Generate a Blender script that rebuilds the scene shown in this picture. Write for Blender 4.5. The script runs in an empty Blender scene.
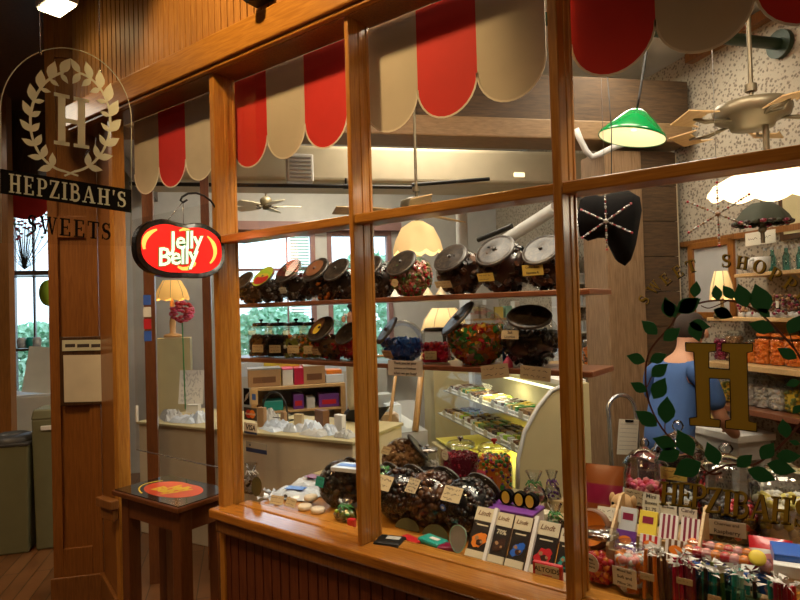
import bpy, math, random
from mathutils import Vector, Matrix, Quaternion
random.seed(7)
SC = bpy.context.scene
COL = SC.collection
V3 = Vector
# ------------------------------------------------------------------ camera
F = 600.0
EYE = V3((0, 0, 1.55))
_p = math.atan(10 / 600.0); _a = 0.0285
_A = V3((-.601, .799, 0)).normalized()
_R0 = V3((_A.y, -_A.x, 0))
FW = (_A * math.cos(_p) + V3((0, 0, math.sin(_p)))).normalized()
_U0 = _R0.cross(FW).normalized()
RT = (_R0 * math.cos(_a) - _U0 * math.sin(_a)).normalized()
UP = RT.cross(FW).normalized()
cam = bpy.data.objects.new('camera', bpy.data.cameras.new('camera'))
COL.objects.link(cam)
m = Matrix.Identity(4)
for i in range(3):
    m[i][0] = RT[i]; m[i][1] = UP[i]; m[i][2] = -FW[i]; m[i][3] = EYE[i]
cam.matrix_world = m
cam.data.sensor_width = 36; cam.data.lens = 27; cam.data.clip_start = .02
SC.camera = cam
# ------------------------------------------------------------------ world, exposure
SC.view_settings.view_transform = 'Standard'; SC.view_settings.look = 'None'
SC.view_settings.gamma = 1; SC.view_settings.use_curve_mapping = False
SC.view_settings.exposure = 0.0
SC.cycles.transparent_max_bounces = 40
SC.cycles.max_bounces = 8
SC.cycles.sample_clamp_indirect = 4
W = bpy.data.worlds.new('World'); SC.world = W; W.use_nodes = True
nt = W.node_tree; nt.nodes.clear()
sky = nt.nodes.new('ShaderNodeTexSky'); sky.sky_type = 'HOSEK_WILKIE'
sky.sun_direction = V3((.3, -.5, .8)).normalized(); sky.turbidity = 4
bg = nt.nodes.new('ShaderNodeBackground'); out = nt.nodes.new('ShaderNodeOutputWorld')
mixc = nt.nodes.new('ShaderNodeMixRGB'); mixc.inputs[0].default_value = .65
mixc.inputs[2].default_value = (.62, .82, 1, 1)
nt.links.new(sky.outputs[0], mixc.inputs[1]); nt.links.new(mixc.outputs[0], bg.inputs[0])
bg.inputs[1].default_value = 4.2; nt.links.new(bg.outputs[0], out.inputs[0])

def lamp(name, kind, loc, power, col, size=.3, target=None, **kw):
    l = bpy.data.lights.new(name, kind); l.energy = power; l.color = col
    if kind == 'AREA':
        l.size = size
    elif kind != 'SUN':
        l.shadow_soft_size = size
    for k, v in kw.items(): setattr(l, k, v)
    o = bpy.data.objects.new(name, l); COL.objects.link(o); o.location = loc
    if target is not None:
        o.rotation_euler = (V3(target) - V3(loc)).to_track_quat('-Z', 'Y').to_euler()
    return o
WARM = (1, .72, .42); WARM2 = (1, .88, .69)
# ------------------------------------------------------------------ frames and pixel rays
E1 = V3((.617, .787, 0)).normalized(); E2 = V3((-.787, .617, 0)).normalized(); ZU = V3((0, 0, 1))
ROT = math.atan2(E1.y, E1.x)                       # turn of the shop's own grid
def ray(px, py): return FW + RT * ((px - 400) / F) - UP * ((py - 300) / F)
def on_plane(px, py, p0, n):
    d = ray(px, py); return EYE + d * ((V3(p0) - EYE).dot(n) / d.dot(n))
def on_y(px, py, Y): return on_plane(px, py, (0, Y, 0), V3((0, 1, 0)))
def on_z(px, py, z): return on_plane(px, py, (0, 0, z), ZU)
def on_s(px, py, S): return on_plane(px, py, E1 * S, E1)
def on_t(px, py, T): return on_plane(px, py, E2 * T, E2)
def at(px, py, d): return EYE + ray(px, py) * d
def ST(s, t, z): return E1 * s + E2 * t + V3((0, 0, z))
def frame(o, x, y):
    """matrix whose local x,y axes are x,y and origin o"""
    x = V3(x).normalized(); y = V3(y); y = (y - x * y.dot(x)).normalized(); z = x.cross(y)
    M = Matrix.Identity(4)
    for i in range(3): M[i][0] = x[i]; M[i][1] = y[i]; M[i][2] = z[i]; M[i][3] = o[i]
    return M
def TR(x, y, z): return Matrix.Translation((x, y, z))
def RX(a): return Matrix.Rotation(a, 4, 'X')
def RY(a): return Matrix.Rotation(a, 4, 'Y')
def RZ(a): return Matrix.Rotation(a, 4, 'Z')
PI = math.pi
# ------------------------------------------------------------------ materials
MATS = {}
def mat(name, col, rough=.5, metal=0, emit=None, es=0, spec=.5, coat=0):
    if name in MATS: return MATS[name]
    M = bpy.data.materials.new(name); M.use_nodes = True
    b = M.node_tree.nodes['Principled BSDF']
    N = M.node_tree.nodes; L = M.node_tree.links
    b.inputs['Roughness'].default_value = rough; b.inputs['Metallic'].default_value = metal
    b.inputs['Specular IOR Level'].default_value = spec; b.inputs['Coat Weight'].default_value = coat
    # faint procedural unevenness
    tc = N.new('ShaderNodeTexCoord'); nz = N.new('ShaderNodeTexNoise'); nz.inputs['Scale'].default_value = 9
    mp = N.new('ShaderNodeMixRGB'); mp.blend_type = 'MULTIPLY'; mp.inputs[0].default_value = .22
    mp.inputs[1].default_value = (*col, 1)
    L.new(tc.outputs['Object'], nz.inputs['Vector']); L.new(nz.outputs['Fac'], mp.inputs[2]); L.new(mp.outputs[0], b.inputs['Base Color'])
    if emit:
        b.inputs['Emission Color'].default_value = (*emit, 1); b.inputs['Emission Strength'].default_value = es
    MATS[name] = M; return M
def wood(name, c1, c2, rough=.35, scale=(1, 1, 1), coat=.3, grain=14):
    M = bpy.data.materials.new(name); M.use_nodes = True
    N = M.node_tree.nodes; L = M.node_tree.links; b = N['Principled BSDF']
    tc = N.new('ShaderNodeTexCoord'); mp = N.new('ShaderNodeMapping'); mp.inputs['Scale'].default_value = scale
    nz = N.new('ShaderNodeTexNoise'); nz.inputs['Scale'].default_value = grain; nz.inputs['Detail'].default_value = 6
    nz.inputs['Distortion'].default_value = .6
    n2 = N.new('ShaderNodeTexNoise'); n2.inputs['Scale'].default_value = 1.7
    cr = N.new('ShaderNodeValToRGB'); cr.color_ramp.elements[0].position = .32; cr.color_ramp.elements[1].position = .72
    cr.color_ramp.elements[0].color = (*c1, 1); cr.color_ramp.elements[1].color = (*c2, 1)
    mx = N.new('ShaderNodeMixRGB'); mx.blend_type = 'MULTIPLY'; mx.inputs[0].default_value = .35
    L.new(tc.outputs['Object'], mp.inputs[0]); L.new(mp.outputs[0], nz.inputs['Vector']); L.new(tc.outputs['Object'], n2.inputs['Vector'])
    L.new(nz.outputs['Fac'], cr.inputs[0]); L.new(cr.outputs[0], mx.inputs[1]); L.new(n2.outputs['Fac'], mx.inputs[2])
    L.new(mx.outputs[0], b.inputs['Base Color'])
    bp = N.new('ShaderNodeBump'); bp.inputs['Strength'].default_value = .08; L.new(nz.outputs['Fac'], bp.inputs['Height']); L.new(bp.outputs[0], b.inputs['Normal'])
    b.inputs['Roughness'].default_value = rough; b.inputs['Coat Weight'].default_value = coat; b.inputs['Coat Roughness'].default_value = .15
    MATS[name] = M; return M
def glass(name, tint=(1, 1, 1), refl=.06, rough=.02, glow=0):
    M = bpy.data.materials.new(name); M.use_nodes = True
    N = M.node_tree.nodes; L = M.node_tree.links; N.clear()
    o = N.new('ShaderNodeOutputMaterial'); mx = N.new('ShaderNodeMixShader'); t = N.new('ShaderNodeBsdfTransparent'); g = N.new('ShaderNodeBsdfGlossy')
    lw = N.new('ShaderNodeLayerWeight'); lw.inputs[0].default_value = .25
    ma = N.new('ShaderNodeMath'); ma.operation = 'MULTIPLY_ADD'; ma.inputs[1].default_value = refl * 8; ma.inputs[2].default_value = refl * .6; ma.use_clamp = True
    t.inputs[0].default_value = (*tint, 1); g.inputs['Roughness'].default_value = rough
    L.new(lw.outputs['Fresnel'], ma.inputs[0]); L.new(ma.outputs[0], mx.inputs[0]); L.new(t.outputs[0], mx.inputs[1]); L.new(g.outputs[0], mx.inputs[2]); L.new(mx.outputs[0], o.inputs[0])
    MATS[name] = M; return M
def translucent(name, col, glow):
    """lit lampshade: the shade itself gives off the lamp's light"""
    return mat(name, col, .7, emit=col, es=glow)

wood('oak', (.40, .155, .022), (.60, .27, .045), .32, (9, 9, .7), .35)
wood('oak_h', (.42, .165, .022), (.62, .28, .045), .32, (.7, 9, 9), .35)
wood('oak_mid', (.20, .075, .018), (.34, .14, .035), .35, (9, 9, .7), .3)
wood('oak_sill', (.38, .135, .018), (.60, .25, .04), .16, (.7, 9, 9), .7)
wood('bead', (.40, .17, .035), (.58, .27, .06), .55, (9, 9, .7), 0)
wood('bead_red', (.12, .030, .012), (.20, .055, .02), .4, (9, 9, .7), .2)
wood('pillar_wood', (.24, .085, .014), (.36, .14, .028), .4, (9, 9, .6), .2)
wood('dark_wood', (.045, .020, .008), (.10, .045, .018), .4, (6, 6, .7), .2)
wood('table_wood', (.13, .040, .012), (.20, .068, .022), .3, (8, 8, 1), .4)
wood('floor_wood', (.20, .085, .03), (.34, .16, .06), .28, (1, 9, 9), .4, 6)
wood('beam_wood', (.19, .11, .045), (.30, .18, .08), .6, (1.2, 9, 9), 0)
wood('rough_post', (.19, .11, .05), (.34, .21, .11), .7, (8, 8, .6), 0)
wood('rough_dark', (.05, .027, .010), (.11, .058, .022), .7, (.8, 8, 8), 0)
wood('shelf_wood', (.17, .055, .025), (.27, .10, .045), .35, (.8, 9, 9), .3)
wood('pine', (.55, .34, .14), (.72, .48, .22), .5, (.9, 9, 9), .1)
wood('pine_v', (.50, .28, .10), (.66, .40, .16), .5, (9, 9, .9), .1)
glass('pane', (.985, .985, .97), .012, .01)
glass('jar_glass', (.96, .98, .98), .055, .03)
glass('dome_glass', (.93, .96, .97), .13, .03)
glass('acrylic', (.955, .95, .94), .012, .03)
glass('teal_glass', (.35, .72, .72), .08, .03)
glass('cellophane', (.88, .92, .95), .22, .12)
glass('case_glass', (.93, .97, .95), .03, .02)
mat('iron', (.015, .015, .015), .45, .3); mat('black', (.006, .0055, .0055), .85, spec=.08); mat('ink', (.05, .04, .04), .8)
mat('gloss_black', (.012, .012, .013), .12, 0, coat=.5)
mat('white', (.78, .77, .74), .6); mat('cream', (.66, .58, .40), .65); mat('paper', (.72, .68, .56), .8); mat('tan_paper', (.58, .47, .28), .8)
mat('yellow_paper', (.75, .62, .16), .8); mat('grey', (.30, .30, .29), .6); mat('lightgrey', (.52, .53, .53), .6)
mat('steel', (.55, .56, .58), .25, .9); mat('chrome', (.75, .75, .78), .1, 1); mat('brass', (.19, .155, .095), .4, .5)
mat('red', (.55, .02, .015), .6); mat('red_cloth', (.66, .025, .02), .75); mat('cream_cloth', (.60, .53, .43), .8); mat('piping', (.80, .74, .64), .7)
mat('green', (.03, .25, .06), .4); mat('leaf_green', (.010, .13, .045), .5); mat('vine', (.10, .03, .02), .6)
mat('gold', (.50, .36, .05), .4, .25); mat('gold_edge', (.03, .02, .005), .5)
mat('blue', (.03, .10, .42), .5); mat('teal', (.02, .32, .27), .35); mat('orange', (.85, .22, .02), .45); mat('yellow', (.80, .60, .05), .5)
mat('pink', (.75, .10, .22), .45); mat('purple', (.16, .04, .28), .4); mat('choc', (.045, .016, .010), .3, coat=.3); mat('brown', (.16, .065, .025), .5)
mat('cardboard', (.42, .25, .12), .8); mat('plastic_white', (.66, .76, .90), .22, coat=.4); mat('dark_green', (.045, .05, .03), .8); mat('etched', (.62, .64, .50), .7)
mat('beige', (.52, .45, .25), .7); mat('counter_cloth', (.62, .53, .38), .8); mat('green_enamel', (.0, .22, .05), .18, coat=.6)
mat('bin', (.17, .17, .09), .6); mat('bin_lid', (.05, .05, .05), .45); mat('skin', (.55, .28, .17), .55); mat('hair', (.03, .016, .01), .8)
mat('tee', (.05, .12, .33), .85); mat('trousers', (.02, .02, .025), .9); mat('fur', (.45, .28, .13), .95)
mat('mint', (.30, .55, .45), .5); mat('lime', (.40, .62, .04), .5); mat('foliage', (.50, .80, .58), .8); mat('bark', (.06, .04, .03), .9)
mat('plaster', (.56, .56, .54), .9); mat('plaster_warm', (.56, .48, .34), .85); mat('pipe_green', (.02, .045, .025), .5); mat('lid_ring', (.10, .095, .09), .4, .5); mat('amber', (.24, .065, .012), .35); mat('navy', (.01, .03, .12), .5); mat('dark_olive', (.085, .085, .03), .6); mat('ceiling_white', (.62, .62, .60), .9)
mat('window_trim', (.30, .17, .16), .6); mat('pale_candy', (.75, .68, .55), .5)
def wallpaper():
    M = bpy.data.materials.new('wallpaper'); M.use_nodes = True
    N = M.node_tree.nodes; L = M.node_tree.links; b = N['Principled BSDF']; b.inputs['Roughness'].default_value = .85
    tc = N.new('ShaderNodeTexCoord'); vo = N.new('ShaderNodeTexVoronoi'); vo.inputs['Scale'].default_value = 48
    nz = N.new('ShaderNodeTexNoise'); nz.inputs['Scale'].default_value = 60; nz.inputs['Detail'].default_value = 3
    ad = N.new('ShaderNodeMath'); ad.operation = 'MULTIPLY'
    cr = N.new('ShaderNodeValToRGB'); e = cr.color_ramp.elements; e[0].position = .13; e[1].position = .23
    e[0].color = (.17, .14, .11, 1); e[1].color = (.40, .355, .28, 1)
    L.new(tc.outputs['Object'], vo.inputs['Vector']); L.new(tc.outputs['Object'], nz.inputs['Vector'])
    L.new(vo.outputs['Distance'], ad.inputs[0]); L.new(nz.outputs['Fac'], ad.inputs[1])
    L.new(ad.outputs[0], cr.inputs[0]); L.new(cr.outputs[0], b.inputs['Base Color'])
    MATS['wallpaper'] = M
wallpaper()
def lid_mat():  # mottled browns paint reflections into the dark lids
    M = bpy.data.materials.new('lid_dark'); M.use_nodes = True
    N = M.node_tree.nodes; L = M.node_tree.links; b = N['Principled BSDF']; b.inputs['Roughness'].default_value = .30; b.inputs['Specular IOR Level'].default_value = .3; b.inputs['Metallic'].default_value = .0
    tc = N.new('ShaderNodeTexCoord'); nz = N.new('ShaderNodeTexNoise'); nz.inputs['Scale'].default_value = 40; nz.inputs['Distortion'].default_value = 1.5
    cr = N.new('ShaderNodeValToRGB'); e = cr.color_ramp.elements; e[0].position = .42; e[1].position = .62
    e[0].color = (.010, .008, .007, 1); e[1].color = (.045, .032, .022, 1)
    L.new(tc.outputs['Object'], nz.inputs['Vector']); L.new(nz.outputs['Fac'], cr.inputs[0]); L.new(cr.outputs[0], b.inputs['Base Color'])
    MATS['lid_dark'] = M
lid_mat()
def planks():
    M = bpy.data.materials.new('plank_floor'); M.use_nodes = True
    N = M.node_tree.nodes; L = M.node_tree.links; b = N['Principled BSDF']; b.inputs['Roughness'].default_value = .3; b.inputs['Coat Weight'].default_value = .3
    tc = N.new('ShaderNodeTexCoord'); mp = N.new('ShaderNodeMapping'); mp.inputs['Rotation'].default_value = (0, 0, -ROT - 1.57)
    br = N.new('ShaderNodeTexBrick'); br.inputs['Scale'].default_value = 1; br.inputs['Brick Width'].default_value = 1.4; br.inputs['Row Height'].default_value = .09
    br.inputs['Mortar Size'].default_value = .003; br.inputs['Color1'].default_value = (.24, .10, .035, 1); br.inputs['Color2'].default_value = (.16, .062, .02, 1); br.inputs['Mortar'].default_value = (.03, .015, .008, 1)
    nz = N.new('ShaderNodeTexNoise'); nz.inputs['Scale'].default_value = 7; mx = N.new('ShaderNodeMixRGB'); mx.blend_type = 'MULTIPLY'; mx.inputs[0].default_value = .5
    L.new(tc.outputs['Object'], mp.inputs[0]); L.new(mp.outputs[0], br.inputs['Vector']); L.new(tc.outputs['Object'], nz.inputs['Vector'])
    L.new(br.outputs[0], mx.inputs[1]); L.new(nz.outputs['Fac'], mx.inputs[2]); L.new(mx.outputs[0], b.inputs['Base Color'])
    MATS['plank_floor'] = M
planks()
# ------------------------------------------------------------------ mesh builder
_t = (1 + 5 ** .5) / 2
ICO_V = [V3(v).normalized() for v in [(-1, _t, 0), (1, _t, 0), (-1, -_t, 0), (1, -_t, 0), (0, -1, _t), (0, 1, _t), (0, -1, -_t), (0, 1, -_t), (_t, 0, -1), (_t, 0, 1), (-_t, 0, -1), (-_t, 0, 1)]]
ICO_F = [(0, 11, 5), (0, 5, 1), (0, 1, 7), (0, 7, 10), (0, 10, 11), (1, 5, 9), (5, 11, 4), (11, 10, 2), (10, 7, 6), (7, 1, 8), (3, 9, 4), (3, 4, 2), (3, 2, 6), (3, 6, 8), (3, 8, 9), (4, 9, 5), (2, 4, 11), (6, 2, 10), (8, 6, 7), (9, 8, 1)]
BX_V = [(x, y, z) for x in (-.5, .5) for y in (-.5, .5) for z in (-.5, .5)]
BX_F = [(0, 1, 3, 2), (4, 6, 7, 5), (0, 4, 5, 1), (2, 3, 7, 6), (0, 2, 6, 4), (1, 5, 7, 3)]
class MB:
    def __init__(s): s.v = []; s.f = []; s.m = []; s.s = []
    def add(s, vs, fs, mi=0, M=None, smooth=False):
        n = len(s.v)
        for v in vs:
            v = V3(v); s.v.append(M @ v if M is not None else v)
        for f in fs:
            s.f.append(tuple(i + n for i in f)); s.m.append(mi); s.s.append(smooth)
        return s
    def box(s, c, d, mi=0, M=None, taper=1):
        vs = []
        for x, y, z in BX_V:
            k = taper if z > 0 else 1
            vs.append((c[0] + x * d[0] * k, c[1] + y * d[1] * k, c[2] + z * d[2]))
        return s.add(vs, BX_F, mi, M)
    def box2(s, a, b, mi=0, M=None):
        return s.box([(a[i] + b[i]) / 2 for i in range(3)], [abs(b[i] - a[i]) for i in range(3)], mi, M)
    def ico(s, c, r, mi=0, M=None, q=None, smooth=True):
        r = r if hasattr(r, '__len__') else (r, r, r)
        vs = []
        for v in ICO_V:
            p = V3((v.x * r[0], v.y * r[1], v.z * r[2]))
            if q is not None: p = q @ p
            vs.append(p + V3(c))
        return s.add(vs, ICO_F, mi, M, smooth)
    def lathe(s, prof, n=24, mi=0, M=None, smooth=True, post=None, scale=(1, 1)):
        vs = []; fs = []; rings = []
        for r, z in prof:
            if r < 1e-6:
                rings.append([len(vs)]); vs.append(V3((0, 0, z)))
            else:
                rings.append(list(range(len(vs), len(vs) + n)))
                for i in range(n):
                    a = 2 * PI * i / n; vs.append(V3((r * math.cos(a) * scale[0], r * math.sin(a) * scale[1], z)))
        for A, B in zip(rings[:-1], rings[1:]):
            for i in range(n):
                j = (i + 1) % n
                if len(A) == 1 and len(B) == 1: continue
                if len(A) == 1: fs.append((A[0], B[j], B[i]))
                elif len(B) == 1: fs.append((A[i], A[j], B[0]))
                else: fs.append((A[i], A[j], B[j], B[i]))
        if M is not None: vs = [M @ v for v in vs]
        if post: vs = [post(v) for v in vs]
        return s.add(vs, fs, mi, None, smooth)
    def sphere(s, c, r, n=20, k=10, mi=0, M=None, post=None, sc=(1, 1, 1)):
        prof = [(r * math.sin(PI * i / k), -r * math.cos(PI * i / k)) for i in range(k + 1)]
        prof[0] = (0, -r); prof[-1] = (0, r)
        T = TR(*c) @ Matrix.Diagonal((*sc, 1))
        return s.lathe(prof, n, mi, (M @ T) if M is not None else T, True, post)
    def cyl(s, p0, p1, r0, r1=None, n=12, mi=0, M=None, cap=True, smooth=True):
        p0 = V3(p0); p1 = V3(p1); r1 = r0 if r1 is None else r1
        d = p1 - p0; q = d.to_track_quat('Z', 'Y').to_matrix().to_4x4(); T = Matrix.Translation(p0) @ q
        L = d.length; prof = [(r0, 0), (r1, L)]
        T = (M @ T) if M is not None else T
        s.lathe(prof, n, mi, T, smooth)
        if cap:
            for z, r in ((0, r0), (L, r1)):
                if r > 1e-5:
                    s.add([(r * math.cos(2 * PI * i / n), r * math.sin(2 * PI * i / n), z) for i in range(n)], [tuple(range(n))], mi, T)
        return s
    def tube(s, pts, r, n=8, mi=0, M=None, closed=False):
        pts = [V3(p) for p in pts]; k = len(pts); vs = []; fs = []
        rr = r if hasattr(r, '__len__') else [r] * k
        up = None
        for i, p in enumerate(pts):
            if closed: d = pts[(i + 1) % k] - pts[i - 1]
            else: d = pts[min(i + 1, k - 1)] - pts[max(i - 1, 0)]
            d.normalize()
            if up is None:
                up = V3((0, 0, 1)) if abs(d.z) < .9 else V3((1, 0, 0))
            a = d.cross(up).normalized(); b = a.cross(d).normalized(); up = b
            for j in range(n):
                t = 2 * PI * j / n; vs.append(p + (a * math.cos(t) + b * math.sin(t)) * rr[i])
        for i in range(k if closed else k - 1):
            for j in range(n):
                a0 = i * n + j; a1 = i * n + (j + 1) % n; b0 = ((i + 1) % k) * n + j; b1 = ((i + 1) % k) * n + (j + 1) % n
                fs.append((a0, a1, b1, b0))
        if not closed:
            fs.append(tuple(range(n))[::-1]); fs.append(tuple(range((k - 1) * n, k * n)))
        return s.add(vs, fs, mi, M, True)
    def prism(s, poly, z0, z1, mi=0, M=None):
        n = len(poly)
        ar = sum(poly[i][0] * poly[(i + 1) % n][1] - poly[(i + 1) % n][0] * poly[i][1] for i in range(n))
        if ar < 0: poly = poly[::-1]
        vs = [(x, y, z0) for x, y in poly] + [(x, y, z1) for x, y in poly]
        fs = [tuple(range(n))[::-1], tuple(range(n, 2 * n))] + [(i, (i + 1) % n, (i + 1) % n + n, i + n) for i in range(n)]
        return s.add(vs, fs, mi, M)
    def ribbon(s, pts, w, z0, z1, mi=0, M=None):
        k = len(pts); ww = w if hasattr(w, '__len__') else [w] * k; L = []; R = []
        for i in range(k):
            a = pts[max(i - 1, 0)]; b = pts[min(i + 1, k - 1)]; dx, dy = b[0] - a[0], b[1] - a[1]; l = math.hypot(dx, dy) or 1
            nx, ny = -dy / l * ww[i] / 2, dx / l * ww[i] / 2
            L.append((pts[i][0] + nx, pts[i][1] + ny)); R.append((pts[i][0] - nx, pts[i][1] - ny))
        vs = []
        for z in (z0, z1):
            for p in L: vs.append((*p, z))
            for p in R: vs.append((*p, z))
        fs = []
        for i in range(k - 1):
            l0, l1, r0, r1 = i, i + 1, k + i, k + i + 1; t = 2 * k
            fs += [(l0, l1, r1, r0), (l0 + t, r0 + t, r1 + t, l1 + t), (l0, l0 + t, l1 + t, l1), (r0, r1, r1 + t, r0 + t)]
        return s.add(vs, fs, mi, M)
    def text(s, txt, size, mi=0, M=None, bold=0, ext=.0005, align='CENTER', shear=0, spacing=1):
        vs, fs = text_geo(txt, size, bold, ext, align, shear, spacing)
        return s.add(vs, fs, mi, M)
    def build(s, name, mats, parent=None, loc=None, rot=None, bevel=0, seg=2):
        me = bpy.data.meshes.new(name); me.from_pydata([tuple(v) for v in s.v], [], s.f)
        mats = mats if isinstance(mats, (list, tuple)) else [mats]
        for k in mats: me.materials.append(MATS[k] if isinstance(k, str) else k)
        me.polygons.foreach_set('material_index', s.m); me.polygons.foreach_set('use_smooth', s.s); me.update()
        o = bpy.data.objects.new(name, me); COL.objects.link(o)
        if parent is not None: o.parent = parent
        if loc is not None: o.location = loc
        if rot is not None: o.rotation_euler = (0, 0, rot) if not hasattr(rot, '__len__') else rot
        if bevel:
            b = o.modifiers.new('bevel', 'BEVEL'); b.width = bevel; b.segments = seg; b.limit_method = 'ANGLE'
        return o
_TG = {}
def text_geo(txt, size, bold, ext, align, shear, spacing):
    c = bpy.data.curves.new('t', 'FONT'); c.body = txt; c.size = size; c.offset = bold * size; c.extrude = ext; c.align_x = align; c.align_y = 'CENTER'
    c.shear = shear; c.resolution_u = 2; c.space_character = spacing; c.space_line = .8
    o = bpy.data.objects.new('t', c); COL.objects.link(o)
    me = bpy.data.meshes.new_from_object(o)
    vs = [v.co.copy() for v in me.vertices]; fs = [tuple(p.vertices) for p in me.polygons]
    bpy.data.objects.remove(o); bpy.data.curves.remove(c); bpy.data.meshes.remove(me)
    return vs, fs
def tag(o, label, cat, group=None):
    o['label'] = label; o['category'] = cat
    if group: o['group'] = group
    return o
def thing(name, label, cat, loc=(0, 0, 0), rot=0, group=None):
    o = bpy.data.objects.new(name, None); COL.objects.link(o); o.empty_display_size = .05
    o.location = loc; o.rotation_euler = (0, 0, rot) if not hasattr(rot, '__len__') else rot
    return tag(o, label, cat, group)
def struct(o): o['kind'] = 'structure'; return o
def stuff(o): o['kind'] = 'stuff'; return o
def copy_tree(o, parent=None):
    c = o.copy(); COL.objects.link(c)
    if parent is not None: c.parent = parent
    for ch in list(o.children): copy_tree(ch, c)
    return c
# ------------------------------------------------------------------ serif glyphs (unit cap height)
def arc(cx, cy, rx, ry, a0, a1, n=12):
    return [(cx + rx * math.cos(math.radians(a0 + (a1 - a0) * i / n)), cy + ry * math.sin(math.radians(a0 + (a1 - a0) * i / n))) for i in range(n + 1)]
def R_(x0, y0, x1, y1): return ('p', [(x0, y0), (x1, y0), (x1, y1), (x0, y1)])
GL = {
 'H': (.94, [R_(.14, 0, .32, 1), R_(.62, 0, .80, 1), R_(.32, .45, .62, .54), R_(.04, 0, .42, .07), R_(.52, 0, .90, .07), R_(.04, .93, .42, 1), R_(.52, .93, .90, 1)]),
 'E': (.80, [R_(.12, 0, .30, 1), R_(.03, 0, .70, .07), R_(.03, .93, .68, 1), R_(.30, .46, .56, .53), R_(.62, 0, .73, .25), R_(.60, .76, .70, 1), R_(.50, .38, .56, .61)]),
 'P': (.78, [R_(.12, 0, .30, 1), R_(.03, 0, .40, .07), R_(.03, .93, .34, 1), ('r', [(.28, .96)] + arc(.42, .71, .24, .25, 90, -90) + [(.28, .46)], [.07, .07, .08, .10, .13, .16, .18, .18, .18, .16, .13, .10, .08, .07, .07])]),
 'B': (.80, [R_(.12, 0, .30, 1), R_(.03, 0, .34, .07), R_(.03, .93, .34, 1), ('r', [(.28, .96)] + arc(.40, .75, .21, .21, 90, -90) + [(.28, .54)], .12), ('r', [(.28, .52)] + arc(.42, .28, .26, .25, 90, -90) + [(.28, .03)], .14)]),
 'Z': (.76, [R_(.06, .92, .70, 1), R_(.04, 0, .72, .08), ('p', [(.04, .05), (.24, .05), (.70, .95), (.50, .95)]), R_(.06, .74, .14, 1), R_(.64, 0, .72, .28)]),
 'I': (.42, [R_(.12, 0, .30, 1), R_(.02, 0, .40, .07), R_(.02, .93, .40, 1)]),
 'A': (.92, [('p', [(.10, .03), (.18, .03), (.48, .92), (.42, 1)]), ('p', [(.42, 1), (.54, 1), (.84, .03), (.62, .03)]), R_(.24, .30, .66, .37), R_(.0, 0, .30, .07), R_(.52, 0, .92, .07)]),
 'S': (.66, [('r', arc(.32, .75, .20, .20, 20, 180, 8) + arc(.34, .72, .20, .22, 200, 262, 4) + arc(.30, .27, .23, .24, 72, -10, 6) + arc(.30, .25, .23, .21, -25, -170, 8), [.06, .07, .08, .09, .1, .12, .14, .15, .16, .17, .18, .18, .18, .18, .18, .18, .18, .17, .16, .15, .13, .11, .1, .09, .08, .07, .07, .06, .06, .06]), R_(.49, .70, .55, .98), R_(.05, .02, .11, .30)]),
 'W': (1.20, [('p', [(.06, 1), (.26, 1), (.46, 0), (.36, 0)]), ('p', [(.36, 0), (.44, 0), (.66, 1), (.58, 1)]), ('p', [(.54, 1), (.72, 1), (.90, 0), (.80, 0)]), ('p', [(.80, 0), (.88, 0), (1.12, 1), (1.04, 1)]), R_(.0, .93, .34, 1), R_(.48, .93, .78, 1), R_(.94, .93, 1.20, 1)]),
 'T': (.80, [R_(.31, 0, .49, 1), R_(.20, 0, .60, .07), R_(.03, .92, .77, 1), R_(.03, .72, .10, 1), R_(.70, .72, .77, 1)]),
 'O': (.88, [('r', arc(.43, .5, .33, .45, 0, 360, 24), [.19, .18, .17, .14, .11, .08, .07, .08, .11, .14, .17, .18, .19, .18, .17, .14, .11, .08, .07, .08, .11, .14, .17, .18, .19])]),
 "'": (.24, [('p', [(.05, 1), (.19, 1), (.12, .68), (.07, .68)])]),
}
def glyph(mb, ch, fn, z0, z1, mi=0, M=None):
    """fn maps glyph (x,y) to the plane's 2D coordinates"""
    for g in GL[ch][1]:
        if g[0] == 'p':
            mb.prism([fn(*p) for p in g[1]], z0, z1, mi, M)
        else:
            pts = g[1]; k = len(pts); w = g[2] if hasattr(g[2], '__len__') else [g[2]] * k
            w = (list(w) + [w[-1]] * k)[:k]; L = []; R = []
            for i in range(k):
                a = pts[max(i - 1, 0)]; b = pts[min(i + 1, k - 1)]
                if pts[0] == pts[-1] or math.dist(pts[0], pts[-1]) < 1e-3:
                    a = pts[i - 1] if i else pts[-2]; b = pts[i + 1] if i < k - 1 else pts[1]
                dx, dy = b[0] - a[0], b[1] - a[1]; l = math.hypot(dx, dy) or 1
                nx, ny = -dy / l * w[i] / 2, dx / l * w[i] / 2
                L.append((pts[i][0] + nx, pts[i][1] + ny)); R.append((pts[i][0] - nx, pts[i][1] - ny))
            for i in range(k - 1):
                mb.prism([fn(*L[i]), fn(*L[i + 1]), fn(*R[i + 1]), fn(*R[i])], z0, z1, mi, M)
def leaf_poly(b, t, w=.36):
    bx, by = b; tx, ty = t; dx, dy = tx - bx, ty - by; nx, ny = -dy, dx
    out = []
    prof = [(0, 0), (.12, .45), (.3, .9), (.5, 1), (.7, .7), (.87, .28), (1, 0)]
    for a, k in prof: out.append((bx + dx * a + nx * k * w / 2, by + dy * a + ny * k * w / 2))
    for a, k in prof[-2:0:-1]: out.append((bx + dx * a - nx * k * w / 2, by + dy * a - ny * k * w / 2))
    return out
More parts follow.
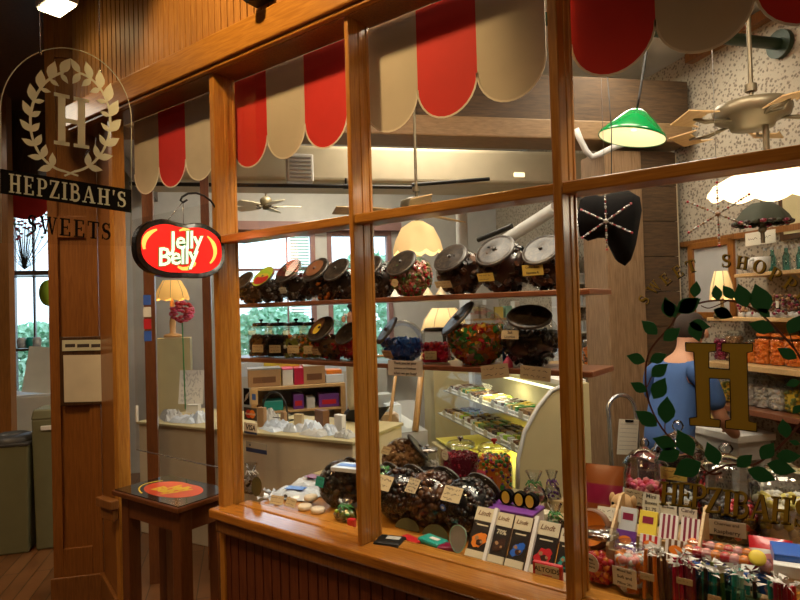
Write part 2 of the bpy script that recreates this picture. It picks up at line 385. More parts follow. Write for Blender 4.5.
def card(mb, w, h, M, lines=3, mi=0, ink=1, t=.0012, seed=None, txt=None):
    """paper card in local xy, centred, with handwriting"""
    rnd = random.Random(seed if seed is not None else int(w * 1e5 + h * 1e4))
    mb.box((0, 0, 0), (w, h, t), mi, M)
    if txt:
        for i, s_ in enumerate(txt):
            sz = min(h / len(txt) * .95, w * 1.5 / max(len(s_), 1))
            mb.text(s_, sz, ink, M @ TR(0, h / 2 - h * (i + .5) / len(txt), t / 2 + .0003), .012, .0003)
        return
    for i in range(lines):
        y = h / 2 - h * (i + .6) / (lines + .2); x = -w * .4; end = w * (.4 if i < lines - 1 else rnd.uniform(.1, .38))
        pts = []
        while x < end:
            pts.append((x, y + rnd.uniform(-1, 1) * h * .09)); x += w * .035
            if rnd.random() < .16 and len(pts) > 1:
                mb.ribbon(pts, h * .035, t / 2, t / 2 + .0004, ink, M); pts = []; x += w * .05
        if len(pts) > 1: mb.ribbon(pts, h * .035, t / 2, t / 2 + .0004, ink, M)
# ------------------------------------------------------------------ unseen lights: shop ceiling lamps; fills added for hall and display
HALL = (1, .64, .32)
lamp('hall_fill', 'SPOT', (-.9, .35, 3.3), 64, HALL, .25, (-1.3, .75, 0), spot_size=1.9, spot_blend=.5)
lamp('hall_fill_rear', 'AREA', (1.6, -1.9, 3.3), 24, HALL, .5, (1.0, -1.2, 0))
lamp('hall_fill_entry', 'SPOT', (-3.0, .1, 3.25), 140, HALL, .25, (-3.2, .8, 0), spot_size=1.7, spot_blend=.5)  # added fill to brighten the pillar and table side of the hall
lamp('fascia_spot', 'SPOT', (-1.6, .72, 3.22), 85, (1, .66, .30), .05, (-1.75, 1.54, 2.70), spot_size=1.55, spot_blend=.25)
lamp('shop_light_a', 'AREA', ST(1.2, 1.6, 3.1), 24, WARM2, .7, ST(1.2, 1.6, 0))
lamp('shop_light_b', 'AREA', ST(.6, 5.3, 3.14), 44, WARM2, .6, ST(.6, 5.3, 0))
lamp('shop_light_e', 'AREA', ST(.4, 2.5, 3.14), 20, WARM2, .5, ST(.2, 3.4, 0))
lamp('shop_light_c', 'AREA', ST(2.2, 2.9, 3.1), 20, WARM2, .7, ST(2.2, 2.9, 0))
lamp('shop_light_d', 'AREA', V3((-2.5, 3.6, 3.1)), 30, WARM2, .8, V3((-2.5, 3.6, 0)))
lamp('far_hall_fill', 'AREA', ST(-2.3, 4.2, 3.1), 12, WARM2, .7, ST(-2.3, 4.2, 0))
lamp('display_light', 'AREA', V3((.15, 2.02, 2.86)), 15, WARM2, .3, V3((0, 1.75, 0)))  # added fill to brighten the jars and packets in the window
lamp('display_fill_b', 'AREA', V3((-1.1, 2.02, 2.86)), 11, WARM2, .3, V3((-1.2, 1.75, 0)))
# ------------------------------------------------------------------ structure
HC = 3.35
def poly_slab(name, pts, z0, z1, mt):
    return struct(MB().prism(pts, z0, z1).build(name, mt))
fl = [(-6, 8.5), (-9, 2), (-3, -2.7), (3.4, -2.7), (5, 2), (0, 8.5)]
poly_slab('floor', fl, -.06, 0, 'plank_floor')
c1 = [(-9, 1.66), (-3, -2.7), (3.4, -2.7), (3.4, 1.66)]
poly_slab('ceiling', [(-9, 1.56), (-3, -2.7), (3.4, -2.7), (3.4, 1.56)], HC, HC + .06, 'dark_wood')
_q = on_z(104, 572, .15); A_ = V3((_q.x, _q.y, 0)); _q = on_z(54, 578, .15); PW = (V3((_q.x, _q.y, 0)) - A_).length; PD = (A_ - V3((_q.x, _q.y, 0))).normalized(); print('PILLAR', A_, PW, PD); a_s, a_t = A_.dot(E1), A_.dot(E2)
def stp(s, t): p = ST(s, t, 0); return (p.x, p.y)
# far part of the hall: dark boarded ceiling; the shop: white ceiling
poly_slab('ceiling', [stp(-3.4, 6.6), stp(-3.4, 2.4), (-3.28, 1.57), stp(a_s, 6.6)], 3.3, 3.36, 'dark_wood')
poly_slab('ceiling', [stp(a_s, 6.6), (-3.28, 1.64), (2.7, 1.64), stp(2.9, 6.6)], 3.2, 3.26, 'ceiling_white')
def wall_st(name, s0, t0, s1, t1, z0, z1, mt, th=.08, holes=()):
    """a wall between two points of the shop grid, with rectangular holes (u0,u1,z0,z1) along it"""
    p0 = ST(s0, t0, 0); p1 = ST(s1, t1, 0); L = (p1 - p0).length; M = frame(p0, p1 - p0, ZU.cross(p1 - p0))
    mb = MB(); us = sorted({0, L} | {h[0] for h in holes} | {h[1] for h in holes}); zs = sorted({z0, z1} | {h[2] for h in holes} | {h[3] for h in holes})
    for u0, u1 in zip(us[:-1], us[1:]):
        for a, b in zip(zs[:-1], zs[1:]):
            if any(h[0] <= (u0 + u1) / 2 <= h[1] and h[2] <= (a + b) / 2 <= h[3] for h in holes): continue
            mb.box2((u0, 0, a), (u1, th, b))
    return struct(mb.build(name, mt, None)), M, mb
def wst(*a, **k):
    o, M, mb = wall_st(*a, **k); o.matrix_world = M; return o
wst('wall_right', 2.93, 6.6, 2.93, -1.6, 0, 3.26, 'wallpaper')
TB = 6.5
# back wall: wood in the hall's far end, plaster in the shop, with the daylight windows
wst('wall_back', -1.2, TB, 2.95, TB, 0, 3.26, 'plaster', holes=[(1.15, 2.0, .95, 2.43), (2.13, 2.85, .95, 2.43)])
wst('wall_back_hall', -3.45, TB, -1.2, TB, 0, 3.3, 'pillar_wood', holes=[(1.33, 1.72, .35, 2.65)])
wst('wall_left', -3.4, -.2, -3.4, 6.6, 0, 3.36, 'dark_wood')
wst('wall_partition', a_s - .02, a_t + .35, a_s - .02, 6.5, 2.72, 3.3, 'dark_wood')
struct(MB().box2((-3.6, -2.7, 0), (3.4, -2.6, HC)).build('wall_rear', 'dark_wood'))
struct(MB().box2((3.3, -2.7, 0), (3.4, 1.6, HC)).build('wall_side', 'dark_wood'))
# back windows
def back_window(name, s0, s1, z0, z1, mt, bars_s=(), bars_z=(), fw=.05):
    M = frame(ST(s0, TB + .03, 0), E1, E2); w = s1 - s0
    o = struct(MB().box2((0, -.005, z0), (w, .005, z1)).build(name, 'pane')); o.matrix_world = M
    f = MB()
    f.box2((0, -.05, z0), (fw, .05, z1)).box2((w - fw, -.05, z0), (w, .05, z1)).box2((fw, -.05, z0), (w - fw, .05, z0 + fw)).box2((fw, -.05, z1 - fw), (w - fw, .05, z1))
    for b in bars_s: f.box2((b - s0 - .008, -.02, z0 + fw), (b - s0 + .008, .02, z1 - fw))
    for b in bars_z: f.box2((fw, -.022, b - .012), (w - fw, .022, b + .012))
    f.build('frame', mt, o)
    return o
w = back_window('window_1', -.05, .80, .95, 2.43, 'window_trim', (.5,), (2.02,))
b = MB()
for i in range(26): b.box2((.58, -.075, 1.55 + i * .032), (.78, -.055, 1.562 + i * .032))
b.build('blind', 'mint', w)
back_window('window_2', .93, 1.65, .95, 2.43, 'window_trim', (), (2.02,))
back_window('window_3', -2.12, -1.73, .35, 2.65, 'dark_wood', (-1.92,), (1.98, 1.27), .035)
struct(MB().box2((-.1, -.1, 2.43), (1.75, 0, 2.52)).build('trim_1', 'window_trim')).matrix_world = frame(ST(0, TB, 0), E1, E2)
struct(MB().box2((-.1, -.14, .90), (1.75, 0, .95)).build('trim_2', 'window_trim')).matrix_world = frame(ST(0, TB, 0), E1, E2)
# outdoors: ground and trees
struct(MB().box((0, 0, -.1), (16, 9, .1)).build('ground', 'lightgrey', None, ST(0, 11.2, 0), ROT))
rnd = random.Random(3)
for i, (s, t, h, r, lab) in enumerate([(.45, 9.0, 1.75, .75, 'leafy tree seen through the back window, taller one behind the wide mullion'), (2.1, 9.9, 2.7, .7, 'leafy tree seen through the back window beside the yellow hanging lamp'),
                                  (-.9, 9.7, 1.55, .6, 'low green bush seen behind the tinted jars of the back window'), (-2.6, 8.9, 1.6, .5, 'green bush outside the narrow hall window behind the bins')]):
    T = thing('tree' if h > 1.7 else 'bush', lab, 'tree' if h > 1.7 else 'bush', ST(s, t, -.05), 0, 'greenery outside the back windows')
    MB().tube([(0, 0, 0), (.03, 0, h * .4), (0, .04, h * .75)], [.07, .05, .03]).build('trunk', 'bark', T)
    c = MB()
    for k in range(2600):
        v = V3((rnd.gauss(0, 1), rnd.gauss(0, 1), rnd.gauss(0, 1))).normalized() * rnd.uniform(.45, 1) ** .5
        p = V3((v.x * r, v.y * r, h * .62 + v.z * h * .36)); q = Quaternion((rnd.random() - .5, rnd.random() - .5, rnd.random() - .5, rnd.random() - .5)).normalized().to_matrix().to_4x4()
        c.add([(-.06, 0, 0), (0, .04, .01), (.06, 0, 0), (0, -.04, .01)], [(0, 1, 2, 3)], 0, Matrix.Translation(p) @ q)
    c.build('foliage', 'foliage', T)
# shop ceiling: beams, duct, corner boards
Mst = frame(V3((0, 0, 0)), E1, E2)
def st_box(name, a, b, mt, bevel=0):
    o = struct(MB().box2(a, b).build(name, mt, bevel=bevel)); o.matrix_world = Mst; return o
# ---- storefront (runs along x at y = 1.54)
D = 1.54
mb = MB()
x = A_.x
while x < 2.62:                                    # ribbed boarding above the windows
    mb.box2((x, D + .005, 2.70), (x + .034, D + .03, HC)); x += .042
mb.box2((A_.x, D + .02, 2.70), (2.66, D + .08, HC))
struct(mb.build('wall_front_upper', 'bead'))
mb = MB(); x = -2.12
while x < 2.62:
    mb.box2((x, D + .01, 0), (x + .043, D + .03, .70)); x += .05
mb.box2((-2.12, D + .02, 0), (2.66, D + .07, .70))
struct(mb.build('wall_front_lower', 'bead_red'))
struct(MB().box2((-2.12, 1.505, 0), (2.66, D + .01, .11)).build('baseboard_front', 'dark_wood', bevel=.006))
struct(MB().box2((A_.x, 1.50, 2.582), (2.66, D + .03, 2.70)).build('trim_3', 'oak_h', bevel=.006))
struct(MB().box2((A_.x, 1.535, 2.563), (2.66, 1.66, 2.61)).build('trim_4', 'oak_mid', bevel=.004))
struct(MB().box2((A_.x, 1.515, 2.566), (2.66, 1.55, 2.581)).build('trim_5', 'oak_h', bevel=.004))
# sill with nosing and mouldings
s_ = MB(); s_.box2((-2.145, 1.495, .715), (2.66, 1.60, .755)); struct(s_.build('trim_6', 'oak_sill', bevel=.008))
struct(MB().box2((-2.13, 1.515, .655), (2.66, 1.56, .712)).build('trim_7', 'oak_mid', bevel=.012))
struct(MB().box2((-2.09, 1.602, .745), (2.66, 1.665, .757)).build('trim_8', 'oak_h', bevel=.006))
# posts and mullions
def post(x0, x1, z0=.755, z1=2.60, mt='oak'):
    n = len([o for o in COL.objects if o.name.startswith('trim_')]) + 1
    p = MB(); p.box2((x0, 1.54, z0), (x1, 1.60, z1)); p.box2((x0 + .004, 1.59, z0), (x1 + .003, 1.612, z1)).box2((x0 + .002, 1.61, z0), (x1 - .003, 1.64, z1)).box2((x0, 1.635, z0), (x1 + .001, 1.65, z1))
    struct(p.build('trim_%d' % n, mt, bevel=.004))
post(-2.135, -2.103, 0); post(-1.368, -1.349); post(-.634, -.608); post(.12, .148); post(.875, .903); post(1.63, 1.66)
struct(MB().box2((-2.99, 1.545, 0), (-2.95, 1.61, 2.6)).build('trim_19', 'oak', bevel=.004))
# transom rail
struct(MB().box2((-2.10, 1.548, 1.85), (2.66, 1.60, 1.882)).box2((-2.10, 1.59, 1.857), (2.66, 1.68, 1.876)).build('trim_20', 'oak_h', bevel=.004))
# glass panes
k = 4
for x0, x1 in ((-2.103, -1.368), (-1.349, -.634), (-.608, .12), (.148, .875), (.903, 1.63), (1.66, 2.6)):
    for z0, z1 in ((.757, 1.857), (1.876, 2.565)):
        struct(MB().box2((x0, 1.648, z0), (x1, 1.652, z1)).build('window_%d' % k, 'pane')); k += 1
# corner and panelled pillar at the hall opening
B_ = A_ - PD * PW
pl = MB()
Mp = frame(V3((B_.x, B_.y, 0)), PD, ZU.cross(PD))
pl.box2((0, .012, 0), (PW, .30, 3.3), 0, Mp)
for a, b, z0, z1 in ((0, .05, 0, 3.3), (PW - .055, PW, 0, 3.3), (.05, PW - .055, 0, .30), (.05, PW - .055, 2.0, 2.12), (.05, PW - .055, 3.0, 3.3)):
    pl.box2((a, -.004, z0), (b, .02, z1), 0, Mp)
struct(pl.build('wall_pillar', 'pillar_wood', bevel=.003))
struct(MB().box2((-.012, -.018, 0), (PW + .01, .0, .15), 0, Mp).build('baseboard_pillar', 'oak_mid', bevel=.004))
_j = V3((-2.985, 1.548, 0)); Mj = frame(V3((A_.x, A_.y, 0)), _j - V3((A_.x, A_.y, 0)), ZU.cross(_j - V3((A_.x, A_.y, 0)))); JL = (_j - V3((A_.x, A_.y, 0))).length
struct(MB().box2((0, .002, 0), (JL, .05, 3.3), 0, Mj).build('wall_jamb', 'pillar_wood'))
struct(MB().box2((0, -.018, 0), (JL + .02, .001, .15), 0, Mj).build('baseboard_jamb', 'oak_mid', bevel=.004))
struct(MB().box2((-3.10, 1.50, .60), (-2.95, 1.545, .645)).box2((-3.08, 1.515, .54), (-2.96, 1.545, .60)).build('trim_21', 'oak_mid', bevel=.005))
# far hall timber
pB = on_t(4, 300, 5.2)
struct(MB().box2((-.26, 0, 0), (.035, .12, 3.3)).build('trim_22', 'pillar_wood', None, (pB.x, pB.y, 0), ROT))
# shop beams
o = st_box('trim_23', (-.7, 3.30, 2.71), (2.89, 3.50, 3.0), 'rough_dark'); o.matrix_world = Mst @ TR(2.9, 3.4, 0) @ RZ(-.07) @ TR(-2.9, -3.4, 0)
o = st_box('trim_24', (-.7, 3.26, 2.585), (2.89, 3.52, 2.71), 'beam_wood', .01); o.matrix_world = Mst @ TR(2.9, 3.4, 0) @ RZ(-.07) @ TR(-2.9, -3.4, 0)
st_box('trim_25', (2.87, -1.2, 3.12), (2.93, 3.3, 3.18), 'oak_mid')
st_box('trim_26', (2.90, -1.0, 1.92), (2.93, 3.6, 1.955), 'oak_mid')
# rough post with dark boarded side, in the middle of the shop
c = on_t(612, 400, 3.35); s0 = c.dot(E1); s1 = on_t(686, 400, 3.35).dot(E1)
m_ = MB().box2((s0, 3.35, 0), (s0 + (s1 - s0) * .5, 3.62, 2.54)); o = struct(m_.build('wall_post', 'rough_post', bevel=.008)); o.matrix_world = Mst
m_ = MB()
for i in range(11): m_.box2((s0 + (s1 - s0) * .5, 3.37, i * .232), (s1, 3.62, i * .232 + .228))
o = struct(m_.build('wall_post_boarding', 'rough_dark')); o.matrix_world = Mst
st_box('trim_27', (s1, 3.40, 0), (s1 + .035, 3.46, 2.54), 'cream')
# ------------------------------------------------------------------ awning valances inside the glass
zb = 2.178; ZV = 2.566
def valance(x0, x1, cols, label):
    T = thing('scalloped_valance', label, 'valance', ((x0 + x1) / 2, 1.668, ZV), 0, 'red and cream scalloped valances along the shop window')
    n = len(cols); w = (x1 - x0) / n
    for i, c in enumerate(cols):
        a = -(x1 - x0) / 2 + i * w; r = w / 2; h = zb - ZV
        ar = [(a + r + r * math.cos(math.radians(t)), h + .115 + .115 * math.sin(math.radians(t))) for t in range(180, 361, 12)]
        P = [(a, .0)] + ar + [(a + w, 0)]
        M = frame(V3((0, 0, 0)), (1, 0, 0), (0, 0, 1))
        o = MB().prism(P, -.0015, .0015, 0, M).build('scallop', 'red_cloth' if c == 'r' else 'cream_cloth', T)
        MB().ribbon(ar, .006, .002, .0035, 0, M).build('piping', 'piping', o)
valance(-2.955, -2.275, 'crc', 'cream, red, cream valance over the open doorway behind the lit sign')
valance(-2.145, -1.472, 'rcr', 'red, cream, red valance in the pane next to the doorway')
valance(-1.383, -.692, 'crc', 'cream, red, cream valance over the three hanging shelf notes')
valance(-.615, .067, 'rcr', 'red, cream, red valance over the green pendant lamp and ceiling fan')
# ------------------------------------------------------------------ painted decorations on the big pane
YG = 1.645
def g2(px, py):
    p = on_y(px, py, YG); return (p.x, p.z)
MG = frame(V3((0, YG, 0)), (1, 0, 0), (0, 0, 1))   # local x -> x, local y -> z, normal towards the hall
def px_prism(mb, pts, z0=0, z1=.0012, mi=0): mb.prism([g2(*p) for p in pts], z0, z1, mi, MG)
# gold initial
Hl = [[(685.5, 342.5), (716, 343.5), (716, 351), (709, 352), (709, 368), (729.5, 369.5), (729.5, 353), (721.5, 351), (722, 343), (753, 343.5), (752.5, 351.5), (747, 352.5), (749, 421), (757, 423), (757, 431.5), (725.5, 428), (725.5, 420.5), (731, 419.5), (730, 379), (709.5, 378), (710.5, 418.5), (720.5, 420), (720, 427.5), (690, 425), (689.5, 418), (697, 417), (694, 352), (686, 351)]]
for P in Hl:
    mb = MB(); cx, cy = 721, 387
    px_prism(mb, [(cx + (a - cx) * 1.0, cy + (b - cy) * 1.0) for a, b in P], .0004, .0014)
    e = MB(); q = [g2(*p) for p in P] + [g2(*P[0])]
    for a, b in zip(q[:-1], q[1:]): e.ribbon([a, b], .0022, .0014, .002, 0, MG)
    I = mb.build('painted_initial', 'gold'); tag(I, 'large gold slab letter H painted on the glass inside the leaf wreath', 'lettering')
    e.build('outline', 'gold_edge', I)
def px_word(name, label, items, mt='gold'):
    T = None
    T = thing(name, label, 'lettering', (on_y(items[0][1], items[0][2], YG).x, YG, on_y(items[0][1], items[0][2], YG).z))
    T.location = (0, 0, 0)
    fr = MB(); sh = MB()
    for ch, cx, cy, h, ang, wx in items:
        a = math.radians(ang); W_ = GL[ch][0]
        def fn(gx, gy, o=(0, 0)):
            X = (gx - W_ / 2) * h * wx; Y = (gy - .5) * h
            return g2(cx + X * math.cos(a) - Y * math.sin(a) + o[0], cy - (X * math.sin(a) + Y * math.cos(a)) + o[1])
        glyph(fr, ch, fn, .0008, .0016, 0, MG)
        glyph(sh, ch, lambda x, y: fn(x, y, (1.1, .9)), .0002, .0006, 0, MG)
    fr.build('gilt_lettering', mt, T); sh.build('letter_shadow', 'gold_edge', T)
    return T
px_word('painted_shop_words', 'gold words SWEET SHOPPE arched over the painted leaf wreath', [
 ('S', 644, 299.5, 11, 62, 1), ('W', 654, 287.5, 11, 50, .9), ('E', 665.5, 279, 11, 40, 1), ('E', 678, 271.5, 11.5, 32, 1), ('T', 691, 266, 12, 20, 1.1),
 ('S', 726, 260.5, 13, 0, 1.1), ('H', 742, 262.5, 13, -8, 1.05), ('O', 759.5, 266.5, 14, -16, 1.05), ('P', 775, 274.5, 14, -26, 1.05), ('P', 790, 284, 14, -36, 1.05), ('E', 803, 295.5, 14, -46, 1)])
px_word('painted_shop_name', "curved gold shop name painted on the glass below the wreath", [
 ('H', 669, 493.5, 23, -4, .92), ('E', 685, 494.5, 24, -4, .88), ('P', 698.5, 496.5, 25, -4, .85), ('Z', 713.5, 500, 25, -4, .9), ('I', 727, 502.5, 26, -4, 1), ('B', 740.5, 504.5, 26, -4, .92),
 ('A', 760, 507.5, 27, -4, .95), ('H', 780.5, 510, 27, -4, .9), ("'", 793, 509, 28, -4, .9), ('S', 803, 513, 28, -4, 1)])
# leaf wreath
def c7(x, y): return (560 + x / 3.333, 300 + y / 3.333)
def c6(x, y): return (560 + x / 3.333, 140 + y / 3.333)
Wt = thing('painted_leaf_wreath', 'green leaf and brown vine wreath painted around the gold initial', 'painted wreath', (0, 0, 0))
v = MB()
for P in ([c7(540, 575), c7(500, 578), c7(440, 525), c7(350, 440), c7(300, 350), c7(285, 260), c7(300, 170), c7(370, 85), c6(400, 570), c6(480, 540), c6(560, 535), c6(620, 552), c6(690, 588), c7(660, 35), c7(720, 95), c7(780, 160), c7(805, 200)],
          [c7(480, 585), c7(560, 550), c7(640, 550), c7(700, 515), c7(760, 460), c7(805, 405)],
          [c7(390, 490), c7(350, 480)], [c7(300, 350), c7(290, 300)], [c7(350, 440), c7(350, 400)], [c7(290, 290), c7(308, 250)], [c6(560, 535), c6(500, 560), c6(470, 552)], [c7(700, 515), c7(705, 495)], [c7(780, 160), c7(765, 110)], [c7(560, 550), c7(590, 565)]):
    # smooth through the points
    Q = []
    for i in range(len(P) - 1):
        a = P[max(i - 1, 0)]; b = P[i]; c_ = P[i + 1]; d = P[min(i + 2, len(P) - 1)]
        for t in [j / 5 for j in range(5)]:
            Q.append(tuple(.5 * ((2 * b[n]) + (c_[n] - a[n]) * t + (2 * a[n] - 5 * b[n] + 4 * c_[n] - d[n]) * t * t + (3 * b[n] - a[n] - 3 * c_[n] + d[n]) * t ** 3) for n in (0, 1)))
    Q.append(P[-1]); v.ribbon([g2(*p) for p in Q], .0048 if len(P) > 3 else .0025, .0002, .0010, 0, MG)
v.build('painted_stem', 'vine', Wt)
LV = [(7, 285, 205, 222, 185), (7, 300, 205, 357, 180), (7, 305, 255, 360, 212), (7, 290, 305, 235, 275), (7, 312, 330, 352, 258), (7, 352, 412, 358, 320), (7, 325, 420, 250, 368), (7, 390, 490, 308, 460), (7, 400, 502, 325, 532), (7, 443, 520, 390, 430), (7, 527, 552, 490, 472), (7, 470, 540, 378, 582),
      (7, 590, 556, 642, 515), (7, 670, 530, 714, 475), (7, 755, 460, 742, 395), (7, 720, 520, 805, 520), (7, 690, 545, 788, 572), (7, 625, 565, 722, 600), (7, 325, 115, 272, 68), (7, 345, 135, 402, 92), (7, 430, 78, 502, 90), (7, 515, 30, 577, 58), (7, 715, 100, 628, 78), (7, 790, 195, 724, 160), (7, 762, 112, 803, 50), (7, 800, 270, 752, 285), (7, 803, 350, 775, 380),
      (6, 385, 592, 348, 530), (6, 448, 525, 456, 470), (6, 388, 575, 462, 525), (6, 528, 535, 518, 483), (6, 578, 530, 543, 484), (6, 622, 558, 594, 478), (6, 687, 580, 650, 478), (6, 512, 565, 577, 592), (7, 370, 60, 350, -10), (7, 395, 40, 470, -5), (6, 700, 590, 660, 560), (7, 440, 70, 465, 140), (7, 800, 480, 765, 470)]
for f_, a, b, c_, d in LV:
    P0 = (c7 if f_ == 7 else c6)(a, b); P1 = (c7 if f_ == 7 else c6)(c_, d)
    mb = MB(); mb.prism(leaf_poly(g2(*P0), g2(*P1), .62), .0008, .0016, 0, MG)
    o = mb.build('painted_leaf', 'leaf_green', Wt)
# ------------------------------------------------------------------ hall things
# oval clear sign hung on two wires
SD = V3((.164, .986, 0)).normalized(); SN = SD.cross(ZU).normalized()
C0 = at(65, 150, 1.95)
def s2(px, py):
    p = on_plane(px, py, C0, SN) - C0; return (p.dot(SD), p.z)
MS = frame(V3((0, 0, 0)), SD, ZU)
T = thing('hanging_sign', 'clear arched hanging sign with pale leaf wreath and black name band', 'sign', C0)
P = [s2(1, 243)] + [s2(66 - 65.5 * math.cos(math.radians(t)), 116 - 68 * math.sin(math.radians(t)) + (t - 90) * .075) for t in range(0, 181, 6)] + [s2(131, 246)]
MB().prism(P, -.003, .003, 0, MS).build('panel', 'acrylic', T)
r_ = MB(); r_.tube([MS @ V3((*p, 0)) for p in P], .0016, 6); r_.build('polished_edge', 'etched', T)
bd = MB().prism([s2(0, 169), s2(131, 190), s2(131, 213), s2(0, 193.5)], .0032, .0045, 0, MS).build('name_band', 'black', T)
w_ = MB(); lt = "HEPZIBAH'S"; tot = sum(GL[c][0] for c in lt) + .12 * len(lt); x = 0
def smap(px0, top0, bot0, px1, top1, bot1):
    def f(u, v_):      # u along 0..1, v 0..1 up
        px = px0 + (px1 - px0) * u; tp = top0 + (top1 - top0) * u; bt = bot0 + (bot1 - bot0) * u
        return s2(px, bt + (tp - bt) * v_)
    return f
def sword(mb, txt, f, z0, z1, mi=0, gap=.12):
    tot = sum(GL[c][0] + gap for c in txt) - gap; x = 0
    for c in txt:
        glyph(mb, c, lambda gx, gy, x=x: f((x + gx) / tot, gy), z0, z1, mi, MS); x += GL[c][0] + gap
sword(w_, lt, smap(8, 173.5, 192.5, 126, 192.5, 208), .0047, .0057); w_.build('lettering', 'etched', bd)
w_ = MB(); sword(w_, 'SWEETS', smap(27, 214.5, 232.5, 111, 223.5, 240.5), .0032, .0042); w_.build('dark_lettering', 'black', T)
w_ = MB(); glyph(w_, 'H', lambda gx, gy: smap(52, 92, 144, 93, 101, 150)(gx, gy), .0032, .0042, 0, MS); w_.build('initial', 'etched', T)
w_ = MB(); cx, cy, rx, ry = 70, 122, 40, 50
def cp(t, k=1, dx=0):
    a = math.radians(t); return (cx + rx * k * math.cos(a), cy - ry * k * math.sin(a) - 0.05 * dx)
for a0, a1 in ((82, 262), (98 - 180 + 360 - 360, 98 - 360 + 0)): pass
w_.ribbon([s2(*cp(t)) for t in range(100, 266, 6)], .0075, .0032, .0042, 0, MS)
w_.ribbon([s2(*cp(t)) for t in range(78, -86, -6)], .0075, .0032, .0042, 0, MS)
w_.ribbon([s2(*cp(262)), s2(78, 176)], .006, .0032, .0042, 0, MS); w_.ribbon([s2(*cp(-84)), s2(64, 176)], .006, .0032, .0042, 0, MS)
for side in (1, -1):
    for i in range(9):
        t = (92 + 12 + i * 17.5) if side > 0 else (88 - 12 - i * 17.5)
        for io in (1.27, .76):
            tt = t - side * (14 if io > 1 else 10)
            w_.prism(leaf_poly(s2(*cp(t)), s2(*cp(tt, io)), .46), .0034, .0044, 0, MS)
w_.build('leaf_wreath', 'etched', T)
for a, b in (((39, 14), (40.5, 53)), ((100, -14), (100.5, 71))):
    p0 = on_plane(*b, C0, SN) - C0; q = V3(p0); q.z = HC - C0.z
    MB().tube([p0, q], .0014, 5).ico(p0, .006).build('hanging_wire', 'steel', T)
# fluorescent ceiling light
P = at(57, 7, 2.9)
T = thing('ceiling_light', 'bright square ceiling lamp above the clear hanging sign', 'ceiling light', (P.x, P.y, HC))
dz = P.z - HC
MB().box((0, 0, dz + .03), (.19, .12, .05)).cyl((0, 0, dz + .05), (0, 0, -.0), .012).build('housing', 'white', T, bevel=.005)
mat('lamp_face', (1, .85, .6), emit=(1, .80, .45), es=14)
MB().box((0, 0, dz), (.17, .10, .012)).build('diffuser', 'lamp_face', T)
lamp('ceiling_lamp_light', 'SPOT', (P.x, P.y, P.z - .02), 10, WARM, .08, (P.x, P.y, 0), spot_size=1.9, spot_blend=.6)
# dark spot fitting at the top edge
P = on_y(225, 1, 1.35)
T = thing('spotlight', 'black spotlight fitting on the boarding over the panes', 'spotlight', (P.x, D, P.z + .075))
MB().box((0, -.03, 0), (.10, .06, .03)).build('bracket', 'iron', T, bevel=.006)
MB().cyl((.02, -.05, 0), (.03, -.12, -.03), .022, .028).build('lamp_head', 'iron', T)
# lit bean-shaped sign on a scrolled bracket
XS = -2.115
def b2(px, py):
    p = on_plane(px, py, (XS, 0, 0), V3((1, 0, 0))); return (p.y, p.z)
cB = ((b2(132, 250)[0] + b2(221, 250)[0]) / 2, b2(177, 249.5)[1])
T = thing('lit_sign', 'glowing red bean-shaped sign with black rim hung from an iron scroll bracket', 'sign', (XS, cB[0], cB[1]))
MBn = frame(V3((0, 0, 0)), (0, 1, 0), (0, 0, 1))
def rel(p): return (p[0] - cB[0], p[1] - cB[1])
def bean(k=1, gl=1):
    out = []
    W_ = (b2(222, 250)[0] - b2(132.5, 250)[0]) / 2; H_ = .118
    for t in range(0, 360, 8):
        a = math.radians(t); ca, sa = math.cos(a), math.sin(a)
        x = abs(ca) ** .80 * (1 if ca > 0 else -1); y = abs(sa) ** .78 * (1 if sa > 0 else -1)
        y *= 1 - (.16 if sa > 0 else .05) * math.exp(-((x - .0) / .28) ** 2)
        out.append((x * (W_ - .0 - (1 - k) * H_) , y * H_ * k))
    return out
MB().prism(bean(1), -.006, .028, 0, MBn).build('rim', 'gloss_black', T, bevel=.004)
mat('sign_red', (.8, .02, .01), emit=(1, .012, .010), es=.8); mat('sign_yellow', (.95, .7, .1), emit=(1, .62, .12), es=1.0); mat('sign_white', (.9, .95, .8), emit=(.85, 1, .75), es=1.0)
mat('sign_green', (.02, .2, .03), emit=(.02, .20, .03), es=.5)
fc = MB().prism(bean(.82), .028, .031, 0, MBn).build('lit_face', 'sign_red', T)
W_ = (b2(222, 250)[0] - b2(132.5, 250)[0]) / 2
MB().ribbon([(-.050 + .072 * 1.5 * math.cos(math.radians(t)) - .01, .004 + .072 * math.sin(math.radians(t))) for t in range(120, 196, 8)], [.006, .010, .014, .017, .018, .018, .017, .015, .012, .010], .031, .033, 0, MBn).build('highlight', 'sign_yellow', fc)
MB().ribbon([(.050 + .072 * 1.3 * math.cos(math.radians(t)), .0 + .074 * math.sin(math.radians(t))) for t in range(52, -46, -8)], [.005, .008, .012, .016, .018, .018, .017, .016, .014, .012, .010, .008, .006], .031, .033, 0, MBn).build('highlight', 'sign_yellow', fc)
MB().ribbon([(-.03, -.070), (-.01, -.078), (.015, -.076), (.045, -.058), (.05, -.05)], [.008, .013, .016, .012, .005], .031, .033, 0, MBn).build('highlight', 'sign_yellow', fc)
MB().ribbon([(-.02, .070), (.0, .078), (.02, .076), (.04, .066)], [.005, .011, .011, .005], .031, .033, 0, MBn).build('highlight', 'sign_yellow', fc)
g = MB(); g.text('Jelly', .098, 0, MBn @ TR(.006, .032, .034) @ RZ(.12), .040, .0008, shear=.15, spacing=.94); g.text('Belly', .098, 0, MBn @ TR(-.032, -.032, .034) @ RZ(.12), .040, .0008, shear=.15, spacing=.94); g.build('word_outline', 'sign_green', fc)
